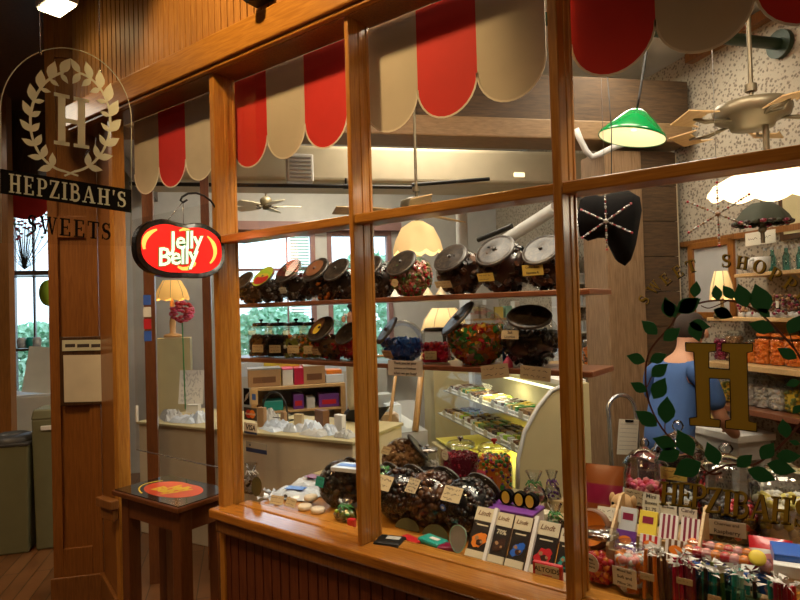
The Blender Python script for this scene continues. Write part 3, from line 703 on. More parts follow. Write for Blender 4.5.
g = MB(); g.text('Jelly', .098, 0, MBn @ TR(.006, .032, .036) @ RZ(.12), .012, .0008, shear=.15, spacing=.94); g.text('Belly', .098, 0, MBn @ TR(-.032, -.032, .036) @ RZ(.12), .012, .0008, shear=.15, spacing=.94); g.build('words', 'sign_white', fc)
br = []
for px, py in ((219, 216), (217, 210), (211, 201), (204, 195.5), (196, 193), (188, 193.5), (182, 197), (180.5, 200.5), (183, 202.5), (187, 200)):
    y, z = rel(b2(px, py)); br.append(MBn @ V3((y, z, 0)))
bo = MB().tube(br, .0045, 8).build('scroll_bracket', 'iron', T)
y, z = rel(b2(183, 202)); n0 = MBn @ V3((y, z, 0))
MB().tube([n0, MBn @ V3((-.05, .11, 0))], .0016, 5).tube([n0, MBn @ V3((.02, .10, 0))], .0016, 5).build('chain', 'steel', T)
lamp('sign_glow', 'AREA', (XS + .05, cB[0], cB[1]), .8, (1, .25, .12), .14, (XS + 1, cB[0] - .3, cB[1]))
# framed notice on the pillar
T = thing('notice_frame', 'dark framed paper notice with small heading on the wooden pillar', 'notice', (0, 0, 0))
fo = V3((B_.x, B_.y, 0)) - V3((-PD.y, PD.x, 0)) * .006
NRM = V3((-PD.y, PD.x, 0))
def q2(px, py):
    p = on_plane(px, py, fo, NRM); return ((p - fo).dot(PD), p.z)
MF = frame(V3((0, 0, 0)), PD, ZU)
T.location = fo
def pr(mb, pts, z0, z1, mi=0): mb.prism([q2(*p) for p in pts], z0, z1, mi, MF)
m_ = MB(); pr(m_, [(60, 337), (105, 336), (106, 404), (61, 406)], 0, .012); m_.build('frame', 'dark_wood', T, bevel=.003)
m_ = MB(); pr(m_, [(64, 355), (102.5, 354.5), (103, 401), (65, 402)], .012, .0135); m_.build('paper', 'paper', T)
m_ = MB(); pr(m_, [(63, 340), (104, 339.5), (104, 350), (63, 351)], .012, .016); h_ = m_.build('heading_plate', 'etched', T)
m_ = MB()
for a, b in ((66, 76), (78, 90), (92, 101)): pr(m_, [(a, 344), (b, 343.7), (b, 347), (a, 347.4)], .016, .0165)
m_.build('heading_words', 'ink', h_)
# counter table across the doorway
tl = on_z(111.2, 490.4, .745); tf = on_z(177.7, 509, .745); tb_ = on_z(171.9, 475.2, .745)
T = thing('counter_table', 'small dark wooden table with a round candy decal standing across the doorway', 'table', (tl.x, tl.y, 0), math.atan2(tf.y - tl.y, tf.x - tl.x))
tw, td, th = (tf - tl).length, min(max((tb_ - tl).length, .30), .42), .745; print('TABLE', tl, tf, tb_)
MB().box2((0, 0, th - .022), (tw, td, th)).build('tabletop', 'table_wood', T, bevel=.004)
MB().box2((.09, .034, th - .12), (tw - .09, .055, th - .022)).box2((.09, td - .055, th - .12), (tw - .09, td - .034, th - .022)).box2((.034, .09, th - .12), (.055, td - .09, th - .022)).box2((tw - .055, .09, th - .12), (tw - .034, td - .09, th - .022)).build('apron', 'table_wood', T)
for x, y in ((.03, .03), (tw - .09, .03), (.03, td - .09), (tw - .09, td - .09)): MB().box2((x, y, 0), (x + .06, y + .06, th - .022)).build('leg', 'table_wood', T, bevel=.004)
g = MB().box2((.012, .012, th), (tw - .012, td - .012, th + .004)).build('black_mat', 'gloss_black', T)
mat('decal_red', (.75, .08, .03), .3, coat=.4)
def el(rx, ry, n=36, k=.0): return [(tw / 2 + rx * math.cos(2 * PI * i / n), td / 2 + ry * math.sin(2 * PI * i / n) * (1 - k * math.exp(-(math.cos(2 * PI * i / n) / .3) ** 2) * (1 if i < n / 2 else 0))) for i in range(n)]
d_ = MB(); d_.prism(el(tw * .34, td * .33, k=.1), th + .004, th + .0046, 0); dd = d_.build('round_decal', 'decal_red', g)
e_ = MB(); e_.ribbon([(tw / 2 + tw * .39 * math.cos(math.radians(t)), td / 2 + td * .39 * math.sin(math.radians(t))) for t in range(150, 251, 10)], .007, th + .004, th + .005, 0)
e_.text('Jelly', td * .27, 0, TR(tw / 2 + .02, td / 2 + td * .09, th + .0052), .03, .0004, shear=.15, spacing=.94); e_.text('Belly', td * .27, 0, TR(tw / 2 - .02, td / 2 - td * .10, th + .0052), .03, .0004, shear=.15, spacing=.94)
e_.build('decal_words', 'yellow', g)
# clear shield hung in the doorway above the table
m_ = MB()
a0 = on_y(124, 448, 1.60); a1 = on_y(217, 466, 1.60)
zb_ = (a0.z + a1.z) / 2
T = thing('hanging_shield', 'clear plastic shield hung in the doorway over the small table', 'shield', (-2.53, 1.60, zb_))
MB().box2((-.345, -.002, 0), (.355, .002, 1.15)).build('clear_sheet', 'acrylic', T)
for x in (-.335, .345): MB().box2((x - .006, -.006, .14), (x + .006, .006, .22)).build('clip', 'white', T, bevel=.002)
MB().box2((-.345, -.0025, -.002), (.355, .0025, .002)).build('polished_edge', 'steel', T)
# bins
def bin_(px, py, w, h, lid, label):
    p = on_z(px, py, 0)
    T = thing('waste_bin', label, 'bin', p, ROT, 'bins by the hall window')
    b = MB(); b.lathe([(0, 0), (w * .40, 0), (w * .5, h - .05), (w * .52, h - .05), (w * .52, h - .02), (0, h - .02)], 4, 0, TR(0, w * .5, 0) @ RZ(PI / 4) @ Matrix.Scale(1.35, 4), False); 
    b = MB(); b.box((0, w / 2, h / 2), (w * .9, w * .9, h), 0, None, 1.12); b.build('body', 'bin', T, bevel=.012)
    if lid:
        l = MB(); l.lathe([(w * .52, 0), (w * .52, .03), (w * .34, .055), (w * .30, .02), (w * .27, -.02)], 24, 0, TR(0, w / 2, h + .01)); l.build('lid', 'bin_lid', T)
        MB().box((0, w / 2, h + .005), (w * 1.06, w * 1.06, .02)).build('rim', 'bin_lid', T, bevel=.006)
    else:
        MB().box((0, w / 2, h + .03), (w * 1.04, w * 1.04, .07), 0, None, .9).build('lid', 'bin', T, bevel=.012)
        MB().box((0, -.005, h - .06), (w * .5, .02, .03)).build('handle', 'white', T, bevel=.004)
bin_(7, 556, .27, .72, True, 'olive waste bin with a round black opening')
bin_(53, 549, .235, .88, False, 'taller olive waste bin with a closed lid beside the pillar')
# window-side hall things
p = on_t(38, 440, 6.0); 
T = thing('side_table', 'small white cloth covered table under the narrow hall window', 'table', (p.x, p.y, 0), ROT)
MB().box((0, 0, .90), (.5, .4, .02)).build('tabletop', 'white', T); MB().box((0, 0, .75), (.51, .41, .30), 0).build('cloth', 'paper', T, bevel=.01)
for x in (-.2, .2):
    for y in (-.15, .15): MB().box((x, y, .3), (.03, .03, .6)).build('leg', 'dark_wood', T)
p = on_t(36, 396, 5.9); o = MB().box((0, 0, .2), (.22, .008, .40)).build('leaning_paper', 'paper', None, (p.x, p.y, .92), (-.15, .12, ROT)); tag(o, 'large white sheet leaning on the cloth covered table', 'paper')
p = on_t(30, 274, 6.35)
struct(MB().box2((-.25, -.16, -.02), (.30, .05, .02)).build('trim_30', 'dark_wood', None, p, ROT))
T = thing('flower_vase', 'glass vase of dried flowers on the high hall window ledge', 'vase', (p.x + .01, p.y - .05, p.z + .02), ROT)
MB().lathe([(0, 0), (.05, 0), (.06, .06), (.035, .14), (.045, .2)], 16).build('vase', 'jar_glass', T)
f = MB(); r2 = random.Random(5)
for i in range(60):
    a = V3((r2.gauss(0, .13), r2.gauss(0, .06), .3 + r2.random() * .25)); f.tube([(0, 0, .02), a * .6, a], .002, 3, 0); f.ico(a, (.018, .018, .012), 1 + i % 3)
stuff(f.build('flowers', ['bark', 'red', 'foliage', 'pink'], T))
p = on_t(48, 293, 6.0); o = MB().sphere((0, 0, 0), .09, sc=(.8, .8, 1.3)).build('yellow_balloon', 'lime', None, p); MB().tube([(0, 0, -.11), (.01, 0, -.3), (0, 0, -(p.z - 1.0))], .002, 5).build('string', 'white', o); tag(o, 'yellow green balloon beside the pillar by the hall window', 'balloon')
for i, px in enumerate((22, 30, 37)):
    p = on_t(px, 352 if i != 1 else 311, 6.36); o = MB().lathe([(0, 0), (.035, 0), (.04, .07), (.03, .10), (0, .10)], 14).build('small_pot', 'teal' if i == 1 else 'lightgrey', None, (p.x, p.y, (1.292 if i != 1 else 1.292)), ROT)
    o.location.x += .0; tag(o, ['small grey pot on the lower hall window bar, beside the wall', 'small teal pot on the lower hall window bar', 'small grey pot on the lower hall window bar, beside the pillar'][i], 'pot', 'pots on the hall window bar')
p = on_t(26, 205, 5.6)
mb = MB(); a_ = [(-.16, .18)] + [(-.16 + .16 + .16 * math.cos(math.radians(t)), -.02 + .10 * math.sin(math.radians(t))) for t in range(180, 361, 15)] + [(.16, .18)]
o = mb.prism(a_, -.004, .004, 0, frame(V3((0, 0, 0)), E1, ZU)).build('red_awning_scallop', 'red_cloth', None, p); MB().box2((-.17, .005, .10), (.17, .03, 3.3 - p.z), 0, frame(V3((0, 0, 0)), E1, E2)).build('mounting_board', 'dark_wood', o); tag(o, 'single dim red awning scallop hanging behind the words of the clear sign', 'valance')
# ------------------------------------------------------------------ display fittings
SH1, SH2 = 1.605, 1.325
def px_base0(px): return on_y(px, 310, 2.235).x
def shelf(x0, x1, z, label):
    o = MB().box2((x0, 1.99, z - .02), (x1, 2.22, z)).build('display_shelf', 'shelf_wood', None, bevel=.003)
    # origin at its centre
    c = V3(((x0 + x1) / 2, 2.1, z)); o.data.transform(Matrix.Translation(-c)); o.location = c
    return tag(o, label, 'shelf')
shelf(-2.70, -.70, SH1, 'upper wooden shelf of candy jars across both window panes')
shelf(-2.70, -.70, SH2, 'lower wooden shelf of candy jars with notes hanging from it')
for x, lab in ((px_base0(236), 'slim dark upright carrying the jar shelves beside the doorway'), (px_base0(362), 'slim dark upright carrying the jar shelves behind the mullion'), (px_base0(567), 'slim dark upright carrying the jar shelves, behind the mullion of the lettered pane')):
    o = MB().box((0, 0, .85), (.02, .02, 1.7)).build('shelf_upright', 'shelf_wood', None, (x, 2.235, 0)); tag(o, lab, 'shelf upright')
T = thing('display_deck', 'wooden deck of the shop window carrying the jars and packets', 'display deck', (-1.9, 1.67, 0))
MB().box2((-.17, .003, .70), (3.85, .33, .740)).build('deck_board', 'oak_h', T)
MB().box2((-.17, .30, 0), (3.85, .33, .70)).build('back_board', 'beige', T)
o = MB().box2((0, 0, 0), (1.35, .27, .795)).build('display_riser', 'beige', None, (-2.05, 2.005, 0)); tag(o, 'raised beige step carrying the nut jar and two tall candy jars', 'display step')
o = MB().box2((0, 0, 0), (1.6, .30, .825)).build('display_riser', 'beige', None, (-.60, 2.005, 0)); tag(o, 'raised beige step carrying the knobbed glass jars behind the lettering', 'display step')
DK = .742; RS = .797; RS2 = .827
# ------------------------------------------------------------------ jar builders
def jar_contents(mb, rnd, inside, size, ncol, kind, n, mi0=0):
    for _ in range(n):
        p = inside(rnd)
        if p is None: continue
        q = Quaternion((rnd.gauss(0, 1), rnd.gauss(0, 1), rnd.gauss(0, 1), rnd.gauss(0, 1))).normalized().to_matrix().to_4x4()
        c = mi0 + rnd.randrange(ncol); k = size * rnd.uniform(.8, 1.15)
        if kind == 'ball': mb.ico(p, k, c)
        elif kind == 'bean': mb.ico((0, 0, 0), (k * 1.25, k * .75, k * .75), c, Matrix.Translation(p) @ q)
        elif kind == 'cube': mb.box((0, 0, 0), (k * 1.8, k * 1.6, k * 1.0), c, Matrix.Translation(p) @ q)
        elif kind == 'twist':
            mb.ico((0, 0, 0), (k * 1.1, k * .7, k * .7), c, Matrix.Translation(p) @ q)
            for s in (1, -1): mb.add([(s * k, 0, 0), (s * k * 1.9, k * .7, 0), (s * k * 1.9, -k * .7, .3 * k)], [(0, 1, 2)], c, Matrix.Translation(p) @ q)
def tagcard(parent, w, h, M, mt='tan_paper', lines=3, seed=1, txt=None, ink='ink', name='tag_card', round_=False):
    mb = MB()
    if round_:
        mb.prism([(w / 2 * math.cos(2 * PI * i / 24), h / 2 * math.sin(2 * PI * i / 24)) for i in range(24)], -.0006, .0006, 0, M)
        c2 = MB(); card(c2, w * .7, h * .6, M @ TR(0, 0, .0004), lines, 0, 1, .0008, seed, txt); 
        n = len(mb.v); mb.v += c2.v; mb.f += [tuple(i + n for i in f) for f in c2.f]; mb.m += c2.m; mb.s += c2.s
    else: card(mb, w, h, M, lines, 0, 1, .0012, seed, txt)
    return mb.build(name, [mt, ink], parent)
def penny_jar(loc, R, cols, label, group=None, rot=0, fill=.62, kind='bean', csize=.012, tag_=None, lid='lid_dark', mouth=(-.04, -.76, .65), n=150, seed=1, lidcols=None, face_art=None, glassm='jar_glass', squash=1.0, cat='candy jar', band=None):
    rnd = random.Random(seed)
    T = thing('candy_jar', label, cat, loc, rot, group)
    zc = R * .90; C = V3((0, 0, zc)); mv = V3(mouth).normalized()
    qm = mv.to_track_quat('Z', 'Y').to_matrix().to_4x4(); Mm = Matrix.Translation(C) @ qm
    rm = R * .67; ang = math.asin(rm / R)
    prof = [(0, -R)] + [(R * math.sin(t), -R * math.cos(t)) for t in [PI * i / 12 for i in range(1, 12)] if t < PI - ang - .02] + [(rm, R * math.cos(ang)), (rm * .98, R * math.cos(ang) + R * .10), (rm * 1.06, R * math.cos(ang) + R * .13)]
    def post(v):
        v = V3(v); v.z = max(v.z, 0.001); v.x *= squash; return v
    MB().lathe(prof, 28, 0, Mm, True, post).build('glass_body', glassm, T)
    zl = R * math.cos(ang) + R * .13
    L = MB(); L.lathe([(0, zl + R * .10), (rm * .3, zl + R * .095), (rm * .86, zl + R * .06), (rm * .98, zl + R * .07), (rm * 1.10, zl + R * .02), (rm * 1.10, zl - R * .03), (0, zl - R * .03)], 28, 0, Mm)
    L.lathe([(rm * 1.02, zl + R * .066), (rm * 1.06, zl + R * .07), (rm * 1.12, zl + R * .02), (rm * 1.10, zl - R * .02)], 28, 1, Mm)
    L.lathe([(0, zl + R * .16), (R * .08, zl + R * .15), (R * .06, zl + R * .09)], 12, 1, Mm)
    l_ = L.build('lid', [lid, 'lid_ring'], T)
    if lidcols:
        a = MB(); zz = zl + R * .105
        for k, (x0, y0, r0, mi) in enumerate(lidcols): a.prism([(x0 * R + r0[0] * R * math.cos(t), y0 * R + r0[1] * R * math.sin(t)) for t in [2 * PI * i / 20 for i in range(20)]], zz + k * .001, zz + k * .001 + .0015, mi, Mm)
        a.build('lid_sticker', ['red', 'lime', 'yellow', 'lightgrey', 'brown'], l_)
    rc = R * .93; zf = 2 * R * .95 * fill
    mb = MB(); core = cols[0]
    def pc(v):
        v = V3(v); v.z = min(max(v.z, .004), zf - csize * .6); v.x *= squash; return v
    mb.sphere((0, 0, zc), rc - csize * .9, 18, 12, 0, None, pc)
    def inside(r):
        v = V3((r.gauss(0, 1), r.gauss(0, 1), r.gauss(0, 1))).normalized() * (rc - csize * .5); v += C
        if v.z > zf:
            # the heap's top
            a = r.uniform(0, 2 * PI); rr = math.sqrt(max(rc * rc - (zf - zc) ** 2, 0)) * math.sqrt(r.random()) * .92
            v = V3((rr * math.cos(a), rr * math.sin(a), zf + r.uniform(-.2, .5) * csize))
        v.z = max(v.z, csize * .6); v.x *= squash
        return v
    jar_contents(mb, rnd, inside, csize, len(cols), kind, n)
    stuff(mb.build('candies', cols, T))
    if tag_:
        dx, dz, w, h, mt, ln = tag_[:6]; txt = tag_[6] if len(tag_) > 6 else None
        y = -math.sqrt(max((R * 1.0) ** 2 - (dx * R) ** 2 - ((dz - .9) * R) ** 2, .0004)) - .004
        nrm = V3((dx * R * .5, y, (dz - .9) * R)).normalized()
        xd = ZU.cross(nrm).normalized(); M = frame(V3((dx * R, y, dz * R)), xd, nrm.cross(xd))
        tagcard(T, w, h, M, mt, ln, seed, txt)
    return T
def stack_jar(loc, w, h, cols, label, group=None, rot=0, sides=28, fill=.8, kind='ball', csize=.008, n=260, lid='jar', lidmat='steel', tag_=None, seed=1, neck=.8, knob='steel', glassm='jar_glass', cat='candy jar', dome=False):
    """upright jar: straight body, shoulder, neck, lid with a knob"""
    rnd = random.Random(seed); T = thing('candy_jar', label, cat, loc, rot, group)
    R = w / 2; k = 1 / math.cos(PI / sides) if sides < 12 else 1; R2 = R * k; o0 = RZ(PI / sides)
    sm = sides > 12
    hb = h * .80
    if dome: hb = h * .66
    MB().lathe([(0, .002), (R2 * .92, .002), (R2, .012), (R2, hb * .86), (R2 * .93, hb * .94), (R2 * neck, hb * .98), (R2 * neck, hb), (R2 * neck * 1.05, hb + .004)], sides, 0, o0, sm).build('glass_body', glassm, T)
    L = MB(); rl = R * neck * 1.08
    if dome:
        L.lathe([(rl * 1.02, hb), (rl * 1.08, hb + .006), (rl * .98, hb + .012), (rl * .93, hb + h * .08), (rl * .62, hb + h * .16), (rl * .22, hb + h * .20), (rl * .13, hb + h * .225), (rl * .22, hb + h * .25), (rl * .24, hb + h * .28), (rl * .15, hb + h * .32), (0, hb + h * .335)], 24, 0)
        L.build('domed_lid', glassm, T)
    else:
        L.lathe([(0, hb), (rl, hb), (rl * 1.04, hb + h * .02), (rl * 1.04, hb + h * .06), (rl * .9, hb + h * .09), (0, hb + h * .10)], 24, 0)
        l_ = L.build('lid', lidmat, T)
        if knob: MB().lathe([(.004, hb + h * .10), (.005, hb + h * .13), (.012, hb + h * .15), (.011, hb + h * .18), (0, hb + h * .19)], 12).build('knob', knob, l_)
    zf = hb * .9 * fill; rc = R * .95
    mb = MB(); mb.lathe([(0, .005), (rc * k - csize, .005), (rc * k - csize, zf - csize * .5), (0, zf - csize * .5)], sides, 0, o0, False)
    def inside(r):
        if r.random() < .72:
            if sides == 4:
                s = r.randrange(4); u = r.uniform(-1, 1) * (rc - csize * .8); p = V3((u, -(rc - csize * .8), r.uniform(csize, zf)))
                return RZ(PI / 2 * s) @ p
            a = r.uniform(0, 2 * PI); return V3((math.cos(a) * (rc - csize * .8), math.sin(a) * (rc - csize * .8), r.uniform(csize, zf)))
        a = r.uniform(0, 2 * PI); rr = rc * math.sqrt(r.random()) * .88
        return V3((rr * math.cos(a), rr * math.sin(a), zf + r.uniform(-.3, .5) * csize))
    jar_contents(mb, rnd, inside, csize, len(cols), kind, n); stuff(mb.build('candies', cols, T))
    if tag_:
        dx, dz, tw_, th_, mt, ln = tag_[:6]; txt = tag_[6] if len(tag_) > 6 else None; rd = tag_[7] if len(tag_) > 7 else False
        yy = -R * (1 if sides == 4 else math.sqrt(max(1 - dx * dx, .05))) - .003
        a = 0 if sides == 4 else math.asin(max(-1, min(1, dx))) * .7
        M = Matrix.Translation((dx * R, yy, dz)) @ RZ(a) @ frame(V3((0, 0, 0)), (1, 0, 0), (0, -.05, 1))
        tagcard(T, tw_, th_, M, mt, ln, seed, txt, round_=rd)
    return T
# names of candy palettes
mat('c_red', (.55, .02, .03), .3, coat=.3); mat('c_green', (.05, .30, .06), .3, coat=.3); mat('c_blue', (.02, .12, .55), .3, coat=.3); mat('c_orange', (.80, .22, .02), .3, coat=.3)
mat('c_yellow', (.80, .55, .05), .35, coat=.3); mat('c_wine', (.22, .01, .045), .3, coat=.2); mat('c_tan', (.36, .20, .09), .5); mat('c_black', (.012, .012, .014), .3, coat=.3); mat('c_white', (.72, .70, .66), .4)
mat('c_pinkw', (.75, .30, .28), .4); mat('c_dark', (.05, .035, .03), .4); mat('c_olive', (.22, .25, .05), .4); mat('c_sil', (.45, .42, .40), .25, .5); mat('c_crimson', (.50, .01, .06), .3)
G1 = 'tilted glass candy jars on the upper window shelf'; G2 = 'glass candy jars on the lower window shelf'
def px_base(px, Y, z):     # base point on row Y under picture column px
    p = on_y(px, 400, Y); 
    for _ in range(3):
        d = (V3((p.x, Y, z)) - EYE); k = d.dot(FW); py = 300 - F * d.dot(UP) / k; p = on_y(px, py, Y)
    return V3((p.x, Y, z))
YR = 2.105
specs = [
 (253, .080, ['c_dark', 'choc', 'brown'], 'upper shelf jar of dark candy at the end beside the doorway post', {}),
 (274, .085, ['c_dark', 'grey', 'c_sil'], 'upper shelf jar whose lid carries a lime and red sticker', dict(lidcols=[(0, 0, (.74, .74), 1), (.05, -.25, (.60, .38), 0), (0, .05, (.5, .14), 2)])),
 (300, .098, ['c_dark', 'c_black', 'grey'], 'upper shelf jar of dark candy between the lime-stickered lid and the orange-brown candy', dict(lidcols=[(0.3, 0.1, (.30, .55), 3)], tag_=(-.1, .55, .05, .03, 'lightgrey', 2))),
 (327, .095, ['c_black', 'brown', 'c_orange', 'brown'], 'upper shelf jar with orange-brown candies and a patterned dark lid', dict(lidcols=[(0, 0, (.5, .5), 4)])),
 (347, .090, ['c_black', 'c_dark'], 'upper shelf jar of black candy half hidden by the mullion, next to the orange-brown candy', {}),
 (379, .094, ['c_dark', 'c_black', 'grey'], 'upper shelf jar of grey black candy just past the mullion', dict(kind='cube', fill=.8)),
 (412, .098, ['c_tan', 'c_red', 'c_green', 'c_pinkw', 'c_olive'], 'upper shelf jar of mixed red and green candies with a round gold label', dict(fill=.75, n=460, csize=.0105)),
 (461, .100, ['choc', 'c_dark', 'brown'], 'upper shelf jar of chocolates with a yellow tag, next to the red and green candies', dict(fill=.78, kind='cube', tag_=(-.28, .42, .085, .030, 'tan_paper', 2))),
 (506, .108, ['choc', 'c_black', 'brown'], 'upper shelf jar of very dark chocolates with a pale green tag, largest on that shelf', dict(fill=.80, kind='cube', tag_=(-.3, .55, .075, .032, 'yellow_paper', 2))),
 (551, .100, ['choc', 'c_black', 'brown'], 'upper shelf jar with a bright yellow label beside the last mullion', dict(fill=.55, tag_=(-.25, .75, .085, .04, 'yellow_paper', 2, ['Coffee Bean', 'Espresso B.']))),
]
for i, (px, R, cols, lab, kw) in enumerate(specs):
    a = dict(seed=i + 2, fill=.66); a.update(kw)
    if i < 5: R *= 1.06
    T = penny_jar(px_base(px, YR, SH1), R, cols, lab, G1, **a)
    if i == 6: tagcard(T, .036, .036, frame(V3((-.015, -.100, .06)), (1, 0, 0), (0, .0, 1)), 'tan_paper', 1, 3, None, round_=True)
sq = [
 (262, .105, ['brown', 'c_dark', 'choc'], 'lower shelf square jar of brown candy next to the doorway post', dict(kind='cube')),
 (279, .105, ['c_black', 'c_dark', 'c_dark'], 'lower shelf square jar of black candy with a black knobbed lid and tan tag', {}),
 (297, .105, ['c_olive', 'c_white', 'c_orange', 'c_dark'], 'lower shelf square jar of pale green and orange candy with a black knobbed lid', dict(kind='cube')),
 (313, .100, ['c_olive', 'c_orange', 'c_tan'], 'lower shelf square jar of orange and olive candy beside the gold speckled lid', dict(kind='cube')),
]
for i, (px, w, cols, lab, kw) in enumerate(sq):
    a = dict(kind='bean'); a.update(kw)
    stack_jar(px_base(px, YR, SH2), w, .20, cols, lab, G2, rot=.5, sides=4, fill=.72, csize=.011, n=110, lidmat='gloss_black', knob='black', tag_=(.0, .045, .06, .04, 'tan_paper', 2), seed=20 + i, **a)
penny_jar(px_base(332, YR, SH2), .10, ['c_tan', 'c_red', 'c_dark', 'brown'], 'lower shelf jar with a gold speckled lid, last full jar before the mullion', G2, seed=31, fill=.55, tag_=(-.2, .4, .05, .035, 'tan_paper', 2), lidcols=[(-.2, .1, (.35, .5), 4), (-.1, -.1, (.2, .3), 2)])
penny_jar(px_base(356, YR, SH2), .085, ['c_red', 'c_crimson'], 'lower shelf jar of bright red candy half hidden behind the mullion', G2, seed=32, fill=.8)
penny_jar(px_base(403, YR, SH2), .096, ['c_blue', 'blue', 'c_blue'], 'lower shelf jar of bright blue candy with a tilted dark lid', G2, seed=33, fill=.48, kind='cube', csize=.013, tag_=(-.2, .38, .055, .04, 'tan_paper', 2), mouth=(-.50, -.62, .60), lidcols=[(0, 0, (.08, .08), 4)])
stack_jar(px_base(437, YR, SH2), .115, .165, ['c_crimson', 'c_red', 'c_wine'], 'lower shelf square jar of crimson candy below the yellow lampshade', G2, rot=.45, sides=4, fill=.62, csize=.011, n=120, lidmat='iron', knob=None, seed=34, tag_=(-.3, .035, .05, .035, 'tan_paper', 2))
penny_jar(px_base(478, YR, SH2), .122, ['c_orange', 'c_red', 'c_pinkw', 'c_green', 'c_tan', 'c_yellow', 'c_olive'], 'lower shelf large jar of multicoloured sugared fruit chews', G2, seed=35, fill=.62, kind='cube', csize=.013, n=430, mouth=(-.50, -.50, .68))
penny_jar(px_base(531, YR, SH2), .112, ['c_black', 'c_dark', 'c_black'], 'lower shelf jar of black licorice with an oval tan label', G2, seed=36, fill=.58, kind='bean', csize=.014, mouth=(.2, -.45, .85), tag_=(-.25, 1.1, .075, .032, 'tan_paper', 2, ['Salt', 'Licorice']))
o = MB().box((0, 0, .035), (.03, .06, .07)).build('candy_packet', 'c_blue', None, px_base(507, 2.16, SH2), .4, bevel=.006); tag(o, 'small blue packet between the fruit chews and the black licorice', 'packet')
o = MB().lathe([(0, 0), (.02, 0), (.018, .02), (0, .045)], 10).build('wrapped_candy', 'pink', None, px_base(508, 2.03, SH2)); tag(o, 'small pink wrapped candy standing at the edge of the lower jar shelf', 'candy')
for i, (px, cm) in enumerate(((395, 'white'), (428, 'cream'), (441, 'cream'))):  # cones made up in place of small bright specks
    o = MB().lathe([(.022, 0), (.0, .034)], 12).lathe([(.0, .001), (.022, 0)], 12).build('speck_cone', cm, None, px_base(px, 2.0, SH1 + (.001))); tag(o, ['white cone in place of a bright speck at the upper shelf edge', 'cream cone in place of a bright speck under the red and green candies', 'cream cone in place of a bright speck beside the upper shelf chocolates'][i], 'ornament', 'cones for bright specks on the upper shelf edge')
# notes hanging from the lower shelf
def note(px0, py0, px1, py1, Y, label, txt=None, lines=3, mt='paper', tilt=0, name='paper_note', dy=0):
    a = on_y(px0, py0, Y); b = on_y(px1, py1, Y); w = abs(b.x - a.x); h = abs(a.z - b.z); c = (a + b) / 2
    mb = MB(); card(mb, w, h, frame(V3((0, 0, 0)), (1, 0, 0), (0, 0, 1)), lines, 0, 1, .001, int(px0), txt)
    o = mb.build(name, [mt, 'ink'], None, (c.x, Y, c.z), (dy, tilt, 0)); return tag(o, label, 'note')
note(388, 360, 423, 377, 1.982, 'typed cardboard note asking for patience, hung from the lower jar shelf', ['Thank you for your', 'patience and kindness', 'when we get busy!'], mt='paper')
note(481, 364, 509, 379, 1.982, 'handwritten tan note hung under the fruit chews', None, 2, 'tan_paper', -.12)
note(520, 366, 551, 381, 1.982, 'handwritten tan note hung under the black licorice', None, 2, 'tan_paper', .08)
# ------------------------------------------------------------------ back row on the step
penny_jar(px_base(404, 2.13, RS), .098, ['c_tan', 'brown', 'c_tan'], 'jar of tan malted balls with a grey lid, on the raised step', None, seed=41, fill=.95, kind='ball', csize=.0135, n=240, mouth=(.62, .45, .62), lid='lid_ring', tag_=(-.35, 1.45, .055, .035, 'tan_paper', 2))
T = thing('gift_box', 'small black box with a round white label beside the malted balls', 'box', px_base(431, 2.06, RS), .25)
MB().box((0, 0, .045), (.105, .08, .09)).build('carton', 'black', T, bevel=.003)
mb = MB(); Mx = frame(V3((-.018, -.0405, .05)), (1, 0, 0), (0, 0, 1)); mb.prism([(.026 * math.cos(t / 4), .034 * math.sin(t / 4)) for t in range(25)], 0, .0012, 0, Mx).prism([(.012 * math.cos(t / 2) , .014 * math.sin(t / 2) - .004) for t in range(12)], .0012, .002, 1, Mx); mb.build('round_label', ['paper', 'red'], T)
stack_jar(px_base(428, 2.21, RS), .11, .15, ['c_white', 'c_white'], 'squat clear jar of white candy behind the black box', None, fill=.6, csize=.01, n=90, seed=42)
stack_jar(px_base(462, 2.10, RS), .145, .235, ['c_wine', 'c_wine', 'c_crimson'], 'six-sided jar of wine red gummies with a round white label', None, sides=6, neck=.72, fill=.93, csize=.0075, n=520, kind='bean', seed=43, tag_=(-.45, .165, .042, .042, 'paper', 2, None, True), lidmat='jar_glass', knob='steel')
stack_jar(px_base(496, 2.09, RS), .135, .245, ['c_orange', 'c_red', 'c_green', 'c_yellow', 'c_orange', 'purple', 'c_green'], 'tall round jar of rainbow fruit balls with a red knob', None, fill=.95, csize=.0085, n=420, seed=44, neck=.86, lidmat='jar_glass', knob='red', tag_=(-.35, .115, .045, .028, 'pink', 2))
